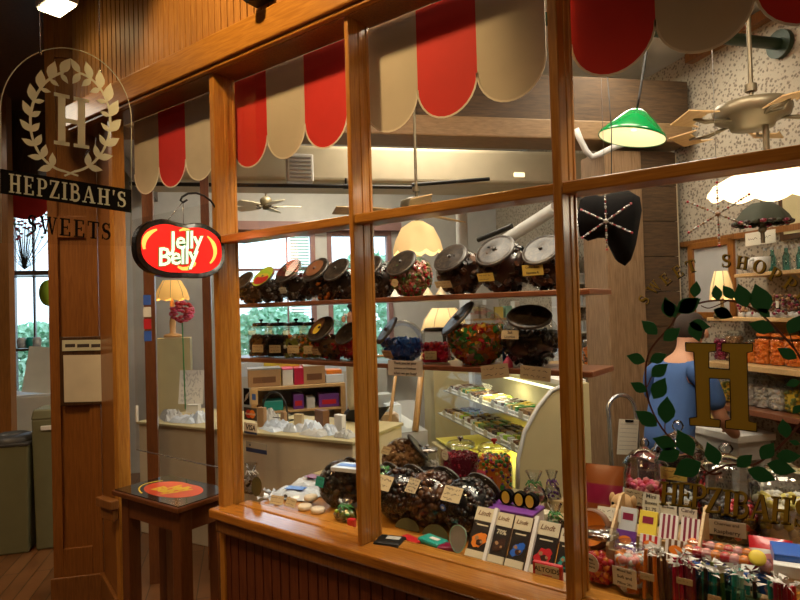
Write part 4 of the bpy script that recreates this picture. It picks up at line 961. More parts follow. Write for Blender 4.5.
# big dark jars lying on the deck
Gd = 'big round jars of dark chocolates on the window deck'
for i, (px, R, Y, cols, lab, kw) in enumerate([
   (342, .098, 1.86, ['c_dark', 'choc', 'c_black'], 'big jar of dark chocolates with a teal label, before the wide mullion', dict(tag_=(-.35, 1.15, .055, .04, 'teal', 2), csize=.016)),
   (381, .090, 1.93, ['c_black', 'c_green', 'c_dark'], 'dark jar with green wrapped candy just past the wide mullion', dict(csize=.012)),
   (403, .104, 1.86, ['c_black', 'choc'], 'big jar of dark chocolates with a tilted plain tan tag and blue oval sticker', dict(tag_=(-.2, 1.5, .078, .058, 'tan_paper', 2), csize=.012, art=True)),
   (434, .108, 1.87, ['choc', 'brown', 'choc'], 'big jar of brown chocolate balls with a speckled tan card', dict(tag_=(-.3, 1.5, .055, .055, 'tan_paper', 4), csize=.0155)),
   (470, .106, 1.87, ['c_black', 'choc'], 'big jar of dark chocolates with a picture card, beside the chocolate bars', dict(tag_=(-.15, 1.5, .080, .055, 'tan_paper', 3), csize=.012, art=True))]):
    art = kw.pop('art', False)
    T = penny_jar(px_base(px, Y, DK), R, cols, lab, Gd, seed=50 + i, fill=.97, kind='ball', n=330, mouth=(.12, .92, .36), lid='lid_dark', **kw)
    if art:
        mb = MB(); nv = V3((-.45, -.86, .12)).normalized(); xd = ZU.cross(nv).normalized()
        M = frame(V3((0, 0, R * .9)) + nv * (R * 1.02), xd, nv.cross(xd)); mb.prism([(.020 * math.cos(t / 3), .011 * math.sin(t / 3)) for t in range(19)], 0, .001, 0, M).text('GH', .012, 1, M @ TR(0, 0, .0016), .02, .0002)
        mb.build('oval_sticker', ['blue', 'white'], T)
# ------------------------------------------------------------------ packets and boxes on the deck
def place(px, py, z=DK):
    return on_z(px, py, z)
def packet(name, px, py, w, d, h, mt, label, rot=0, cat='packet', z=DK, bevel=.003, group=None, art=None, tilt=(0, 0)):
    p = place(px, py, z)
    T = thing(name, label, cat, p, (tilt[0], tilt[1], rot), group)
    MB().box((0, 0, h / 2), (w, d, h)).build('wrapper', mt, T, bevel=bevel)
    if art:
        mb = MB(); mts = []
        for x, y, a, b, m_ in art:
            if m_ not in mts: mts.append(m_)
            mb.box((x * w, y * d, h + .0006), (a * w, b * d, .0012), mts.index(m_))
        mb.build('printed_front', mts, T)
    return T
packet('candy_tin', 390, 545, .10, .085, .022, 'iron', 'dark tin with a small silver card at the foot of the wide mullion', .3, 'tin', art=[(.1, .1, .5, .3, 'lightgrey')], bevel=.02)
packet('candy_packet', 411, 541, .085, .04, .010, 'c_red', 'flat red packet beside the dark tin', -.25)
packet('candy_packet', 433, 544, .10, .06, .020, 'teal', 'glossy teal packet in front of the speckled-card jar', -.2, bevel=.008, art=[(.1, 0, .4, .3, 'c_white')])
packet('candy_packet', 448, 549, .07, .05, .015, 'c_wine', 'small brown packet beside the teal packet', .5, bevel=.006)
for i, px in enumerate((404, 432)):
    p = px_base(px + 3, 1.775, DK); ar = [(.055 * math.cos(math.radians(t)), .040 * math.sin(math.radians(t))) for t in range(0, 181, 12)]
    o = MB().prism(ar, -.001, .001, 0, frame(V3((0, 0, 0)), (1, 0, 0), (0, .35, 1))).build('round_tag', 'dark_olive', None, (p.x, p.y, p.z)); tag(o, ['half-round olive tag leaning on the plain-tag jar', 'half-round olive tag leaning on the speckled-card jar'][i], 'tag', 'half-round olive tags')
p = px_base(459, 1.70, DK); T = thing('lollipop_pouch', 'small grey oval pouch standing on edge beside the first chocolate bar', 'pouch', p)
M = frame(V3((0, 0, .046)), (1, 0, 0), (0, .2, 1)); MB().prism([(.030 * math.cos(math.radians(t)) * (1 + .18 * math.sin(math.radians(t))), .042 * math.sin(math.radians(t))) for t in range(0, 360, 12)], -.004, .004, 0, M).build('pouch_body', 'grey', T, bevel=.002)
MB().ribbon([(.031 * math.cos(math.radians(t)) * (1 + .18 * math.sin(math.radians(t))), .043 * math.sin(math.radians(t))) for t in range(0, 361, 12)], .003, .004, .0055, 0, M).build('seam', 'mint', T)
# chocolate bars leaning back in a row
Gb = 'chocolate bars leaning in a row behind the sill'
mat('bar_black', (.018, .014, .013), .3)
def bar(px, py, w, h, label, hue, txt, cocoa=None):
    p = px_base(px, 1.690, DK)
    T = thing('chocolate_bar', label, 'chocolate bar', (p.x, p.y, DK), 0, Gb)
    M = frame(V3((0, 0, 0)), (1, 0, 0), (0, .70, 1))
    MB().box((0, h / 2, 0), (w, h, .010), 0, M).build('wrapper', 'bar_black', T, bevel=.001)
    mb = MB().box((0, h * .855, .0056), (w, h * .27, .0012), 0, M); hd = mb.build('cream_header', 'cream', T)
    MB().text(txt, w * .32, 0, M @ TR(-.004, h * .87, .0068), .012, .0003, shear=.3).build('script_name', 'brown', hd)
    a = MB(); 
    if cocoa: a.text(cocoa, w * .34, 1, M @ TR(0, h * .60, .006), .02, .0003)
    else: a.box((0, h * .64, .0058), (w * .6, h * .025, .0008), 1, M)
    rn = random.Random(px)
    for q, (bx, by, br, mi, z) in enumerate(((.0, .34, .34, 0, .0056), (.18, .42, .20, 0, .0058), (-.16, .28, .22, 0, .0060), (.05, .30, .17, 2, .0066), (-.12, .38, .10, 3, .0070), (.16, .32, .07, 3, .0072))):
        n_ = 9 + q; a.prism([(bx * w + br * w * rn.uniform(.75, 1.2) * math.cos(2 * PI * t / n_), by * h + br * w * rn.uniform(.7, 1.1) * math.sin(2 * PI * t / n_)) for t in range(n_)], z, z + .0006, mi, M)
    a.build('printed_picture', [hue, 'cream', 'choc', 'c_tan'], T)
    MB().box((0, .011, .008), (w, .022, .006), 0, M).build('cream_foot', 'cream', T)
bar(475, 556, .070, .165, 'chocolate bar with an orange fruit picture, first of the leaning row', 'c_orange', 'Lindt')
bar(495, 562, .060, .160, 'chocolate bar marked 70%, with a brown picture', 'choc', 'Lindt', '70%')
bar(514, 566, .060, .160, 'chocolate bar with a blue sea picture', 'c_blue', 'Lindt')
bar(540, 572, .072, .160, 'chocolate bar with a red picture behind the small red tin', 'c_red', 'Lindt')
bar(562, 578, .055, .150, 'green chocolate bar cut off by the mullion, last of the leaning row', 'teal', 'Lindt')
for i, px in enumerate((485, 527)):
    p = px_base(px, 1.684, DK); M = frame(V3((0, 0, 0)), (1, 0, 0), (0, .70, 1))
    o = MB().box((0, .085, .004), (.012, .17, .016), 0, M).build('bar_divider', 'white', None, (p.x, 1.684, DK)); tag(o, ['white divider strip beside the orange picture bar', 'white divider strip beside the red picture bar'][i], 'divider', 'white dividers between the chocolate bars')
packet('mint_tin', 549, 577, .090, .016, .050, 'c_red', 'small red tin with a cream lettered front before the leaning bars', .06, 'tin', bevel=.004)
T = [o for o in COL.objects if o.name.startswith('mint_tin')][0]; _m = px_base(548, 1.672, DK); T.location = (_m.x, 1.674, DK)
mb = MB(); M = frame(V3((0, -.0088, .028)), (1, 0, 0), (0, 0, 1)); mb.box((0, .001, 0), (.072, .032, .001), 0, M).text('ALTOIDS', .019, 1, M @ TR(0, .003, .001), .02, .0003).box((0, -.012, .0006), (.03, .0025, .0006), 2, M); mb.build('front_label', ['cream', 'ink', 'c_red'], T)
# purple tray of round tins, cellophane bags, tag boxes
pT = px_base(517, 1.90, DK)
T = thing('candy_tray', 'white tray with a purple rim behind the chocolate bars', 'tray', pT, .05)
MB().box((0, 0, .055), (.165, .10, .11)).build('box', 'white', T, bevel=.003); MB().box((0, -.003, .112), (.17, .11, .010)).build('purple_rim', 'purple', T, bevel=.003)
for i, dx in enumerate((-.035, .015, .055)):
    T = thing('round_tin', ['dark round tin with a gold face on the purple tray, beside the rainbow ball jar', 'dark round tin with a large gold face in the middle of the purple tray', 'dark round tin with a gold face on the purple tray, beside the cellophane bags'][i], 'tin', (pT.x + dx, pT.y + .005, DK + .118), 0, 'round tins on the purple tray')
    MB().cyl((0, .012, .026), (0, -.012, .026), .026, None, 20).build('tin_body', 'black', T, bevel=.002)
    mb = MB(); M = frame(V3((0, -.0125, .026)), (1, 0, 0), (0, 0, 1)); mb.prism([(.015 * math.cos(t / 3), .021 * math.sin(t / 3)) for t in range(19)], 0, .0012, 0, M); mb.build('gold_face', 'c_yellow', T)
def cello(px, Y, z, w, h, cols, label, ribbon='c_green', seed=1, group='cellophane candy bags in the window'):
    rn = random.Random(seed); T = thing('cellophane_bag', label, 'candy bag', px_base(px, Y, z), rn.uniform(-.4, .4), group)
    n = 14
    def cr(v):
        v = V3(v); a = math.atan2(v.y, v.x); k = 1 + .10 * math.sin(a * 5 + v.z * 60) + .07 * math.sin(a * 9); v.x *= k; v.y *= k * .7; return v
    MB().lathe([(0, .001), (w * .45, .004), (w * .5, h * .3), (w * .38, h * .56), (w * .09, h * .68), (w * .22, h * .85), (w * .34, h)], 20, 0, None, True, cr).build('bag', 'cellophane', T)
    c = MB()
    for k in range(26): c.ico((rn.uniform(-.32, .32) * w, rn.uniform(-.2, .2) * w, rn.uniform(.1, .48) * h), (w * .11, w * .10, w * .09), rn.randrange(len(cols)))
    stuff(c.build('candies', cols, T))
    r = MB()
    for k in range(7):
        a = k * .9; r.tube([(0, 0, h * .68), (w * .25 * math.cos(a), w * .2 * math.sin(a), h * .75), (w * .34 * math.cos(a + .6), w * .28 * math.sin(a + .6), h * .64)], .0025, 5)
    r.build('ribbon', ribbon, T); return T
cello(535, 2.05, RS, .09, .15, ['c_white', 'c_olive', 'c_pinkw'], 'cellophane bag tied with green curls, beside the rainbow ball jar', 'c_green', 2)
cello(556, 1.98, RS - .06, .08, .13, ['brown', 'c_green', 'c_wine'], 'cellophane bag of brown and green candy beside the mullion of the lettered pane', 'c_green', 3)
cello(553, 2.12, RS, .07, .14, ['purple', 'c_white'], 'cellophane bag with a violet curl behind the brown and green one', 'purple', 4)
packet('tag_box', 541, 532, .06, .05, .075, 'paper', 'cream box with folded tags between the tray and the mullion', .2, 'box', z=DK)
packet('tag_box', 557, 524, .07, .05, .095, 'tan_paper', 'tan box behind the folded tag box beside the mullion', .1, 'box', z=DK)
for i in range(3):
    p = place(533 + i * 2, 528, DK); o = MB().box((0, 0, 0), (.045, .022, .004)).build('folded_tag', 'cream', None, (p.x + .0, p.y - .02, DK + .004 + i * .007 + .076), .3 - i * .25); tag(o, ['lowest cream tag on the folded tag box', 'middle cream tag on the folded tag box', 'topmost cream tag on the folded tag box'][i], 'tag', 'cream tags piled on the tag box')
# first pane: tags, twists, plastic packs
cello(252, 1.76, DK, .09, .135, ['c_dark', 'c_white'], 'cellophane bag with an oval tan tag in the corner beside the doorway post', 'white', 6)
p = px_base(257, 1.70, DK); o = MB().prism([(.027 * math.cos(t / 3), .042 * math.sin(t / 3)) for t in range(19)], -.001, .001, 0, frame(V3((0, 0, .062)), (1, 0, 0), (0, .1, 1))).build('oval_tag', 'dark_olive', None, p, .25); tag(o, 'oval olive tag leaning on the corner cellophane bag', 'tag')
rn = random.Random(9)
for i, (px, py) in enumerate(((266, 500), (273, 497), (280, 494), (286, 499), (268, 494), (277, 501))):
    p = place(px, py); T = MB(); T.ico((0, 0, .012), (.018, .012, .011), 0)
    for s in (1, -1): T.add([(s * .015, 0, .012), (s * .036, .014, .022), (s * .040, 0, .010), (s * .036, -.014, .020)], [(0, 1, 2), (0, 2, 3)], 0)
    o = T.build('wrapped_candy', 'plastic_white' if i != 3 else 'c_dark', None, p, rn.uniform(0, 3)); tag(o, 'white wrapped candy twist lying by the tan cards in the first pane' if i != 3 else 'dark wrapped candy twist lying on the tan card in the first pane', 'candy', 'white candy twists in the first pane')
for i, (px, py, s) in enumerate(((277, 507, .2), (291, 511, -.1))):
    p = px_base(px, 1.71 + .01 * i, DK); mb = MB(); card(mb, .066, .036, frame(V3((0, 0, .020)), (1, 0, 0), (0, .5, 1)), 2, 0, 1, .0012, i); o = mb.build('place_card', ['tan_paper', 'ink'], None, p, s); tag(o, ['folded tan card in front of the candy twists', 'folded tan card beside the stack of round packs'][i], 'card', 'tan cards at the sill of the first pane')
for i, (px, py, w, d, h, mt, lab, r) in enumerate([
   (296, 496, .22, .13, .035, 'plastic_white', 'flat bluish white plastic pack nearest the tan cards', .3), (316, 490, .24, .15, .060, 'plastic_white', 'bluish white plastic pack in the middle of the pile behind the round packs', .1),
   (338, 494, .18, .12, .050, 'plastic_white', 'white plastic pack beside the teal-labelled chocolate jar', -.3)]):
    p = place(px, py); T = thing('plastic_pack', lab, 'packet', p, r, 'bluish plastic candy packs in the first pane')
    g = MB(); nx, ny = 10, 7; vs = []; rr = random.Random(i + 30)
    for a in range(nx + 1):
        for b in range(ny + 1):
            e = min(a, nx - a, b, ny - b); vs.append(((a / nx - .5) * w, (b / ny - .5) * d, (.004 if e == 0 else h * (.6 + .4 * rr.random()) * min(1, e / 2 + .3))))
    g.add(vs, [(a * (ny + 1) + b, (a + 1) * (ny + 1) + b, (a + 1) * (ny + 1) + b + 1, a * (ny + 1) + b + 1) for a in range(nx) for b in range(ny)], 0, None, False)
    g.add([(-.5 * w, -.5 * d, .001), (.5 * w, -.5 * d, .001), (.5 * w, .5 * d, .001), (-.5 * w, .5 * d, .001)], [(0, 3, 2, 1)]); g.build('crinkled_wrap', mt, T)
    g = MB(); g.box((0, 0, h + .001), (w * .4, d * .35, .002)); g.build('printed_label', ['c_blue', 'c_wine', 'c_blue'][i % 3], T)
for i, (px, py) in enumerate(((305, 509), (318, 512), (311, 504))):
    p = place(px, py); o = MB().lathe([(0, 0), (.026, 0), (.029, .003), (.029, .014), (.026, .018), (0, .018)], 24).build('round_candy_pack', 'pale_candy', None, (p.x, p.y, DK + (.0185 if i == 2 else 0))); tag(o, ['flat round pale pack by the folded tan card', 'flat round pale pack beside the green sour candy', 'flat round pale pack lying on top of the other two'][i], 'candy pack', 'round pale packs at the sill')
cello(346, 1.73, DK, .10, .075, ['c_green', 'c_olive', 'lime'], 'low bag of green candy at the foot of the wide mullion', 'c_green', 12)
packet('candy_packet', 352, 528, .03, .02, .035, 'c_red', 'tiny red packet beside the low bag of green candy', .2)
packet('plastic_pack', 352, 470, .15, .09, .018, 'plastic_white', 'white and blue flat pack on top of the teal-labelled chocolate jar', .2, z=.905, art=[(0, 0, .8, .4, 'c_blue')])
# ------------------------------------------------------------------ right-hand display behind the lettered pane
def sack(px, Y, z, w, h, mt, label, seed=1, stripe=None, tilt=-.2, txt=None):
    T = thing('candy_bag', label, 'candy bag', px_base(px, Y, z), (tilt, 0, .1)); rr = random.Random(seed)
    g = MB(); nx, nz = 10, 12; vs = []
    for side in (-1, 1):
        for a in range(nx + 1):
            for b in range(nz + 1):
                u = a / nx * 2 - 1; v = b / nz; bul = .03 * math.cos(u * PI / 2) ** .6 * max(math.sin(v * PI * .95 + .08), 0) ** .7 if abs(u) < 1 else 0
                vs.append((u * w / 2 * (1 - .05 * math.sin(v * PI)), side * (bul + rr.uniform(0, .002) * (bul > 0)) + .0, v * h))
    n = (nx + 1) * (nz + 1)
    for s in (0, 1):
        for a in range(nx):
            for b in range(nz):
                i0 = s * n + a * (nz + 1) + b; f = (i0, i0 + nz + 1, i0 + nz + 2, i0 + 1); g.add([], [], 0); g.f.append(f if s == 0 else f[::-1]); g.m.append(0 if not stripe or not (stripe[0] <= b < stripe[1]) else 1); g.s.append(True)
    g.v += [V3(v) for v in vs]
    o = g.build('bag', [mt, stripe[2] if stripe else mt], T)
    if txt: MB().text(txt, w * .17, 0, frame(V3((0, -.036, h * (stripe[0] + stripe[1]) / 2 / nz)), (1, 0, 0), (0, 0, 1)), .02, .0004).build('bag_words', 'c_yellow', T)
    return T
sack(602, 1.985, DK + .02, .135, .25, 'amber', 'upright orange and brown candy bag beside the post of the lettered pane', 3, (6, 9, 'c_wine'))
# lying amber jar
p = px_base(604, 1.90, DK + .06); T = thing('candy_jar', 'amber brown candy tub lying on its side with a striped label', 'candy jar', p, (0, 0, -.1))
q = frame(V3((0, -.06, .055)), (1, .0, 0), (0, .35, 1))
MB().lathe([(0, -.005), (.058, 0), (.060, .012), (.060, .125), (.05, .13), (0, .13)], 28, 0, q @ TR(0, 0, -.10)).build('tub', 'brown', T)
MB().lathe([(0, .0), (.046, .0), (.05, .006)], 28, 0, q @ TR(0, 0, .032)).build('tub_base', 'c_orange', T)
MB().lathe([(.0612, .06), (.0612, .11)], 28, 0, q @ TR(0, 0, -.10)).build('striped_label', 'tan_paper', T)
o = MB().box2((-.09, -.07, 0), (.08, .06, .06)).build('red_carton', 'c_red', None, (p.x, p.y - .01, DK), .05, bevel=.003); tag(o, 'low red carton under the lying amber tub', 'box')
mb = MB(); card(mb, .07, .04, frame(V3((0, 0, 0)), (1, .1, 0), (0, .5, 1)), 2, 0, 1, .001, 7); o = mb.build('place_card', ['paper', 'ink'], None, on_y(609, 514, 1.84) + V3((0, 0, .0)), 0); tag(o, 'white handwritten card on top of the lying amber tub', 'card')
# plush dog head
p = on_y(624, 516, 1.97)
T = thing('plush_dog', 'small tan plush dog peeping over the amber tub', 'plush toy', (p.x, p.y, DK))
MB().sphere((0, 0, .07), .045, 16, 10, sc=(.9, .9, 1.5)).sphere((0, -.012, .165), .036, 18, 12).sphere((-.012, -.046, .156), .018, 14, 8).sphere((.033, -.006, .178), .016, 12, 8, sc=(.6, 1, 1.3)).sphere((-.033, -.006, .178), .016, 12, 8, sc=(.6, 1, 1.3)).build('plush_body', 'fur', T)
MB().sphere((-.014, -.063, .160), .008, 12, 8).build('nose', 'black', T)
for x in (-.020, .010): MB().sphere((x, -.044, .176), .0045, 10, 6).build('eye', 'black', T)
# wooden rack of small candy boxes
pr_ = px_base(653, 1.765, DK); wR = .235
T = thing('box_rack', 'light wooden stepped rack holding small candy boxes', 'rack', pr_, .0)
MB().box2((-wR / 2, -.02, 0), (wR / 2, -.012, .10)).build('front_panel', 'pine', T, bevel=.001)
for s in (-1, 1):
    MB().prism([(-.02, 0), (.15, 0), (.15, .22), (.12, .22), (-.02, .11)], -.004, .004, 0, frame(V3((s * wR / 2, 0, 0)), (0, 1, 0), (0, 0, 1))).build('side_panel', 'pine', T, bevel=.001)
MB().box2((-wR / 2, -.012, .07), (wR / 2, .05, .078)).box2((-wR / 2, .05, .12), (wR / 2, .15, .128)).build('step_shelf', 'pine', T)
def stripes(mb, w, h, M, a=0, b=1, n=6):
    for i in range(n): mb.box(((i + .5) / n * w - w / 2, 0, 0), (w / n, h, .0012), a if i % 2 else b, M)
for i, (cm, lab, kind) in enumerate((('purple', 'violet and orange candy box on the front step of the rack, beside the plush dog', 'a'), ('c_white', 'red striped candy box with a round picture, middle of the front step', 's'), ('tan_paper', 'brown and cream striped candy box, end of the front step', 's'))):
    x = -wR / 2 + .04 + i * .068; B = thing('candy_box', lab, 'candy box', (pr_.x + x, pr_.y + .015, DK + .078), 0, 'small candy boxes in the wooden rack')
    Mb = frame(V3((0, -.008, 0)), (1, 0, 0), (0, .45, 1))
    MB().box((0, .036, 0), (.056, .072, .012), 0, Mb).build('carton', cm, B, bevel=.001)
    mb = MB()
    if kind == 's': stripes(mb, .054, .07, Mb @ TR(0, .036, .0062), 0, 1, 7)
    mb.prism([(.018 * math.cos(t / 2), .045 + .012 * math.sin(t / 2)) for t in range(12)], .0070, .0080, 2, Mb); mb.build('printed_front', ['c_red' if i == 1 else 'brown', 'c_white', 'c_orange'], B)
for i, (cm, lab) in enumerate((('lightgrey', 'pale candy box on the upper step of the rack with a white card'), ('yellow', 'yellow candy box on the upper step of the rack'), ('c_white', 'red striped candy box on the upper step beside the yellow one'), ('c_pinkw', 'narrow pink striped candy box at the end of the upper step'))):
    x = -wR / 2 + .032 + i * .057; B = thing('candy_box', lab, 'candy box', (pr_.x + x, pr_.y + .075, DK + .128), 0, 'small candy boxes in the wooden rack')
    Mb = frame(V3((0, -.012, 0)), (1, 0, 0), (0, .6, 1)); MB().box((0, .036, 0), (.050, .072, .012), 0, Mb).build('carton', cm, B, bevel=.001)
    mb = MB(); 
    if i in (2, 3): stripes(mb, .048, .07, Mb @ TR(0, .036, .0062), 0, 1, 7)
    else: mb.box((0, .045, .0064), (.03, .02, .001), 0, Mb)
    mb.build('printed_front', ['c_wine', 'c_white'], B)
for i, (px, py, txt) in enumerate(((651, 503, ['Mini', 'Boxes', '$1.75']), (668, 512, ['Boston', 'Baked']), (688, 511, ['Boxes', 'Candy', 'Sticks']))):
    p = on_y(px, py, 1.90 - .0); mb = MB(); card(mb, .048, .056, frame(V3((0, 0, 0)), (1, 0, 0), (0, .25, 1)), 3, 0, 1, .001, i, txt); o = mb.build('price_card', ['paper', 'ink'], None, p); tag(o, ['white card reading Mini Boxes, standing at the back of the rack', 'cream card standing at the back of the rack above the yellow box', 'cream card reading Boxes Candy Sticks at the end of the rack'][i], 'card', 'handwritten cards behind the candy box rack')
# apothecary jars on the step
Ga = 'glass jars with domed knobbed lids behind the lettering'
stack_jar(px_base(647, 2.09, RS2), .135, .275, ['c_pinkw', 'pink', 'c_red'], 'domed glass jar of pink candy above the plush dog', Ga, fill=.72, csize=.012, n=160, neck=.92, dome=True, glassm='dome_glass', seed=61, tag_=(-.2, .09, .075, .05, 'paper', 3))
stack_jar(px_base(681, 2.17, RS2), .155, .33, ['c_sil', 'c_white', 'lightgrey'], 'domed glass jar of silvery candy with a yellowish label behind the first gold letters', Ga, fill=.35, csize=.012, n=110, neck=.94, dome=True, glassm='dome_glass', seed=62, tag_=(0, .165, .08, .04, 'yellow_paper', 2))
stack_jar(px_base(729, 2.07, RS2), .175, .29, ['c_dark', 'c_black', 'c_red', 'c_dark'], 'largest domed glass jar, dark and red candy with a white card', Ga, fill=.55, csize=.013, n=170, neck=.94, dome=True, glassm='dome_glass', seed=63, tag_=(.1, .055, .10, .045, 'paper', 2, ['Cherries and', 'Raspberry']))
stack_jar(px_base(790, 2.10, RS2), .19, .27, ['pale_candy', 'c_white', 'yellow_paper'], 'wide domed glass jar with pale yellow candy beside the end of the name', Ga, fill=.8, csize=.014, n=150, neck=.94, dome=True, glassm='dome_glass', seed=64)
# packages in front
def boxed(px, py, Y, w, d, h, mt, lab, rot=0, name='candy_box', tilt=(0, 0)):
    p = on_y(px, py, Y); T = thing(name, lab, 'candy box', p, (tilt[0], tilt[1], rot)); MB().box((0, 0, h / 2), (w, d, h)).build('carton', mt, T, bevel=.003); return T
T = boxed(728, 590, 1.79, .20, .10, .115, 'c_blue', 'blue carton heaped with red and orange gummy ropes', .0); T.location.z = DK
for j in range(2):
    B = thing('gummy_rope_pack', ['red and orange gummy rope pack lying in the blue carton, front one', 'red and orange gummy rope pack lying in the blue carton, rear one'][j], 'candy pack', (T.location.x, T.location.y - .02 + j * .055, DK + .117), 0, 'gummy rope packs in the blue carton')
    mb = MB()
    for k in range(9): mb.sphere(((k - 4) * .022, 0, .016), .018, 12, 8, k % 3, sc=(1, 1.05, .85))
    mb.build('gummies', ['c_orange', 'c_red', 'c_pinkw'], B); MB().box((0, 0, .015), (.205, .048, .030)).build('clear_wrap', 'cellophane', B, bevel=.008)
o = MB().lathe([(0, .006), (.014, .005), (.020, .002), (.020, 0), (0, 0)], 18).build('sun_face_sticker', 'yellow', None, V3((T.location.x + .075, T.location.y - .035, DK + .155)), (-.9, .2, 0)); o.rotation_euler = (.9, 0, .1); tag(o, 'plain round yellow cutout on the gummy rope packs', 'sticker')
o = sack(772, 1.80, DK + .06, .10, .13, 'c_white', 'white packet with a red band and peach picture', 5, (9, 12, 'c_red'), -.45)
mb = MB(); M = frame(V3((0, -.032, .065)), (1, 0, 0), (0, 0, 1)); mb.prism([(.026 * math.cos(t / 3), .022 * math.sin(t / 3)) for t in range(19)], 0, .002, 0, M).prism([(-.03, -.045), (.03, -.045), (.03, -.03), (-.03, -.03)], 0, .002, 1, M); mb.build('printed_peach', ['c_pinkw', 'c_red'], o)
boxed(800, 562, 1.80, .12, .09, .03, 'c_blue', 'blue and green flat pack at the edge of the display', .2)
boxed(800, 575, 1.76, .11, .07, .03, 'white', 'white flat pack under the blue and green one', .1)
T = boxed(757, 603, 1.70, .135, .03, .085, 'cardboard', 'open tan cardboard box with a handwritten cream front', -.05, 'card_box'); T.location.z = DK
mb = MB(); card(mb, .11, .035, frame(V3((0, -.017, .062)), (1, 0, 0), (0, 0, 1)), 2, 0, 1, .001, 5, ['Salt Water', 'Taffy']); mb.build('front_card', ['tan_paper', 'ink'], T)
# front row of small jars with rock candy and sticks
Gf = 'small jars of wrapped candy sticks along the sill'
def stick_jar(px, w, h, cols, lab, seed, glassm='jar_glass', tuft=True, tg=None, Y=1.70):
    T = thing('stick_candy_jar', lab, 'candy jar', px_base(px, Y, DK), 0, Gf); rr = random.Random(seed); R = w / 2
    MB().lathe([(0, .002), (R * .95, .002), (R, .01), (R, h * .55), (R * .86, h * .62), (R * .84, h * .68), (R * .93, h * .69), (R * .93, h * .71)], 24).build('glass_body', glassm, T)
    c = MB(); tf = MB()
    for k in range(11):
        a = rr.uniform(0, 2 * PI); q = math.sqrt(rr.random()) * R * .78; b = V3((q * math.cos(a), q * math.sin(a), .006)); t = V3((b.x * .85 + rr.uniform(-.006, .006), b.y * .85, h * rr.uniform(.80, .90)))
        c.cyl(b, t, .0055, .0055, 6, k % len(cols))
        if tuft:
            for j in range(6):
                d = V3((rr.gauss(0, 1), rr.gauss(0, 1), rr.gauss(.4, .8))).normalized() * rr.uniform(.009, .020); e = V3((rr.gauss(0, 1), rr.gauss(0, 1), 0)) * .007
                tf.add([t, t + d + e, t + d - e], [(0, 1, 2)])
    c.build('candy_sticks', cols, T)
    if tuft: stuff(tf.build('wrapper_twists', 'c_white', T))
    if tg:
        M = Matrix.Translation((tg[0] * R, -R - .002, tg[1])) @ frame(V3((0, 0, 0)), (1, 0, 0), (0, 0, 1)); tagcard(T, tg[2], tg[3], M, tg[4], tg[5], seed, tg[6] if len(tg) > 6 else None, round_=len(tg) > 7)
    return T
G3 = 'low jars at the foot of the lettered pane'
T = stack_jar(px_base(603, 1.755, DK), .095, .165, ['c_red', 'c_orange', 'c_red'], 'jar of red candy with a round handwritten label, beside the post', G3, fill=.55, csize=.012, n=100, seed=71, neck=.95, lidmat='cellophane', knob=None, tag_=(-.35, .065, .052, .052, 'paper', 3, ['Mini', 'Cinnamon', 'Hearts'], True))
T = stack_jar(px_base(632, 1.735, DK), .090, .150, ['c_pinkw', 'c_orange', 'c_white'], 'jar of peach-coloured candy with a square handwritten card', G3, fill=.85, csize=.013, n=100, seed=72, neck=.9, lidmat='jar_glass', knob=None, tag_=(-.1, .055, .066, .052, 'paper', 3, ['Mixed Salt', 'Soft and', 'Pillow 20c']))
stick_jar(656, .084, .158, ['c_orange', 'brown'], 'jar of amber candy sticks with white twists', 73, tg=(-.2, .085, .035, .018, 'tan_paper', 1))
stick_jar(686, .084, .156, ['c_wine', 'c_crimson'], 'jar of dark red candy sticks with white twists', 74, tg=(.2, .095, .038, .016, 'tan_paper', 1))
stick_jar(715, .084, .152, ['c_olive', 'teal', 'c_dark'], 'olive green jar of candy sticks with white twists', 75, 'teal_glass', tg=(.2, .07, .03, .015, 'tan_paper', 1))
stick_jar(745, .080, .150, ['teal', 'mint', 'choc'], 'deep teal jar of candy sticks with white twists', 76, 'teal_glass')
stick_jar(786, .090, .150, ['c_wine', 'c_red', 'teal'], 'wide jar of red candy sticks with a large white tuft near the frame edge', 77)
# ------------------------------------------------------------------ card stickers on the first pane
YS = 1.6465
def sticker(x0, y0, x1, y1, lab, mats, fn):
    a = on_y(x0, y0, YS); b = on_y(x1, y1, YS); w = b.x - a.x; h = a.z - b.z; M = frame(V3((0, 0, 0)), (1, 0, 0), (0, 0, 1)); mb = MB(); mb.box((0, 0, 0), (w, h, .0008), 0, M); fn(mb, w, h, M @ TR(0, 0, .0006))
    o = mb.build('card_sticker', mats, None, (a + b) / 2); tag(o, lab, 'sticker', 'payment stickers on the first pane')
sticker(243.5, 388, 249.5, 405, 'black payment sticker at the top of the column of stickers', ['black', 'c_white'], lambda m, w, h, M: [m.ribbon([(-w * .3 + k * w * .25, -h * .3 + k * h * .1), (w * .0 + k * w * .2, h * .1 + k * h * .08)], w * .10, 0, .0004, 1, M) for k in range(3)])
sticker(250, 389, 258, 405, 'tan and blue payment sticker beside the black one', ['tan_paper', 'c_blue'], lambda m, w, h, M: m.box((0, 0, 0), (w * .5, h * .4, .0006), 1, M))
def mc(m, w, h, M):
    for s, k in ((-1, 1), (1, 2)): m.prism([(s * w * .15 + h * .34 * math.cos(t / 3), h * .34 * math.sin(t / 3)) for t in range(19)], s * .0001, .0003 + s * .0001, k, M)
    m.text('MasterCard', w * .17, 3, M @ TR(0, 0, .0005), .01, .0002)
sticker(244, 407, 257, 421, 'dark payment sticker with overlapping red and orange discs', ['ink', 'c_red', 'c_orange', 'c_white'], mc)
sticker(244, 422, 257, 435, 'white payment sticker with a blue foot, below the red and orange discs', ['c_white', 'ink', 'navy'], lambda m, w, h, M: (m.text('VISA', w * .38, 1, M @ TR(0, h * .05, 0), .03, .0002, shear=.2), m.box((0, -h * .4, 0), (w, h * .2, .0006), 2, M)))
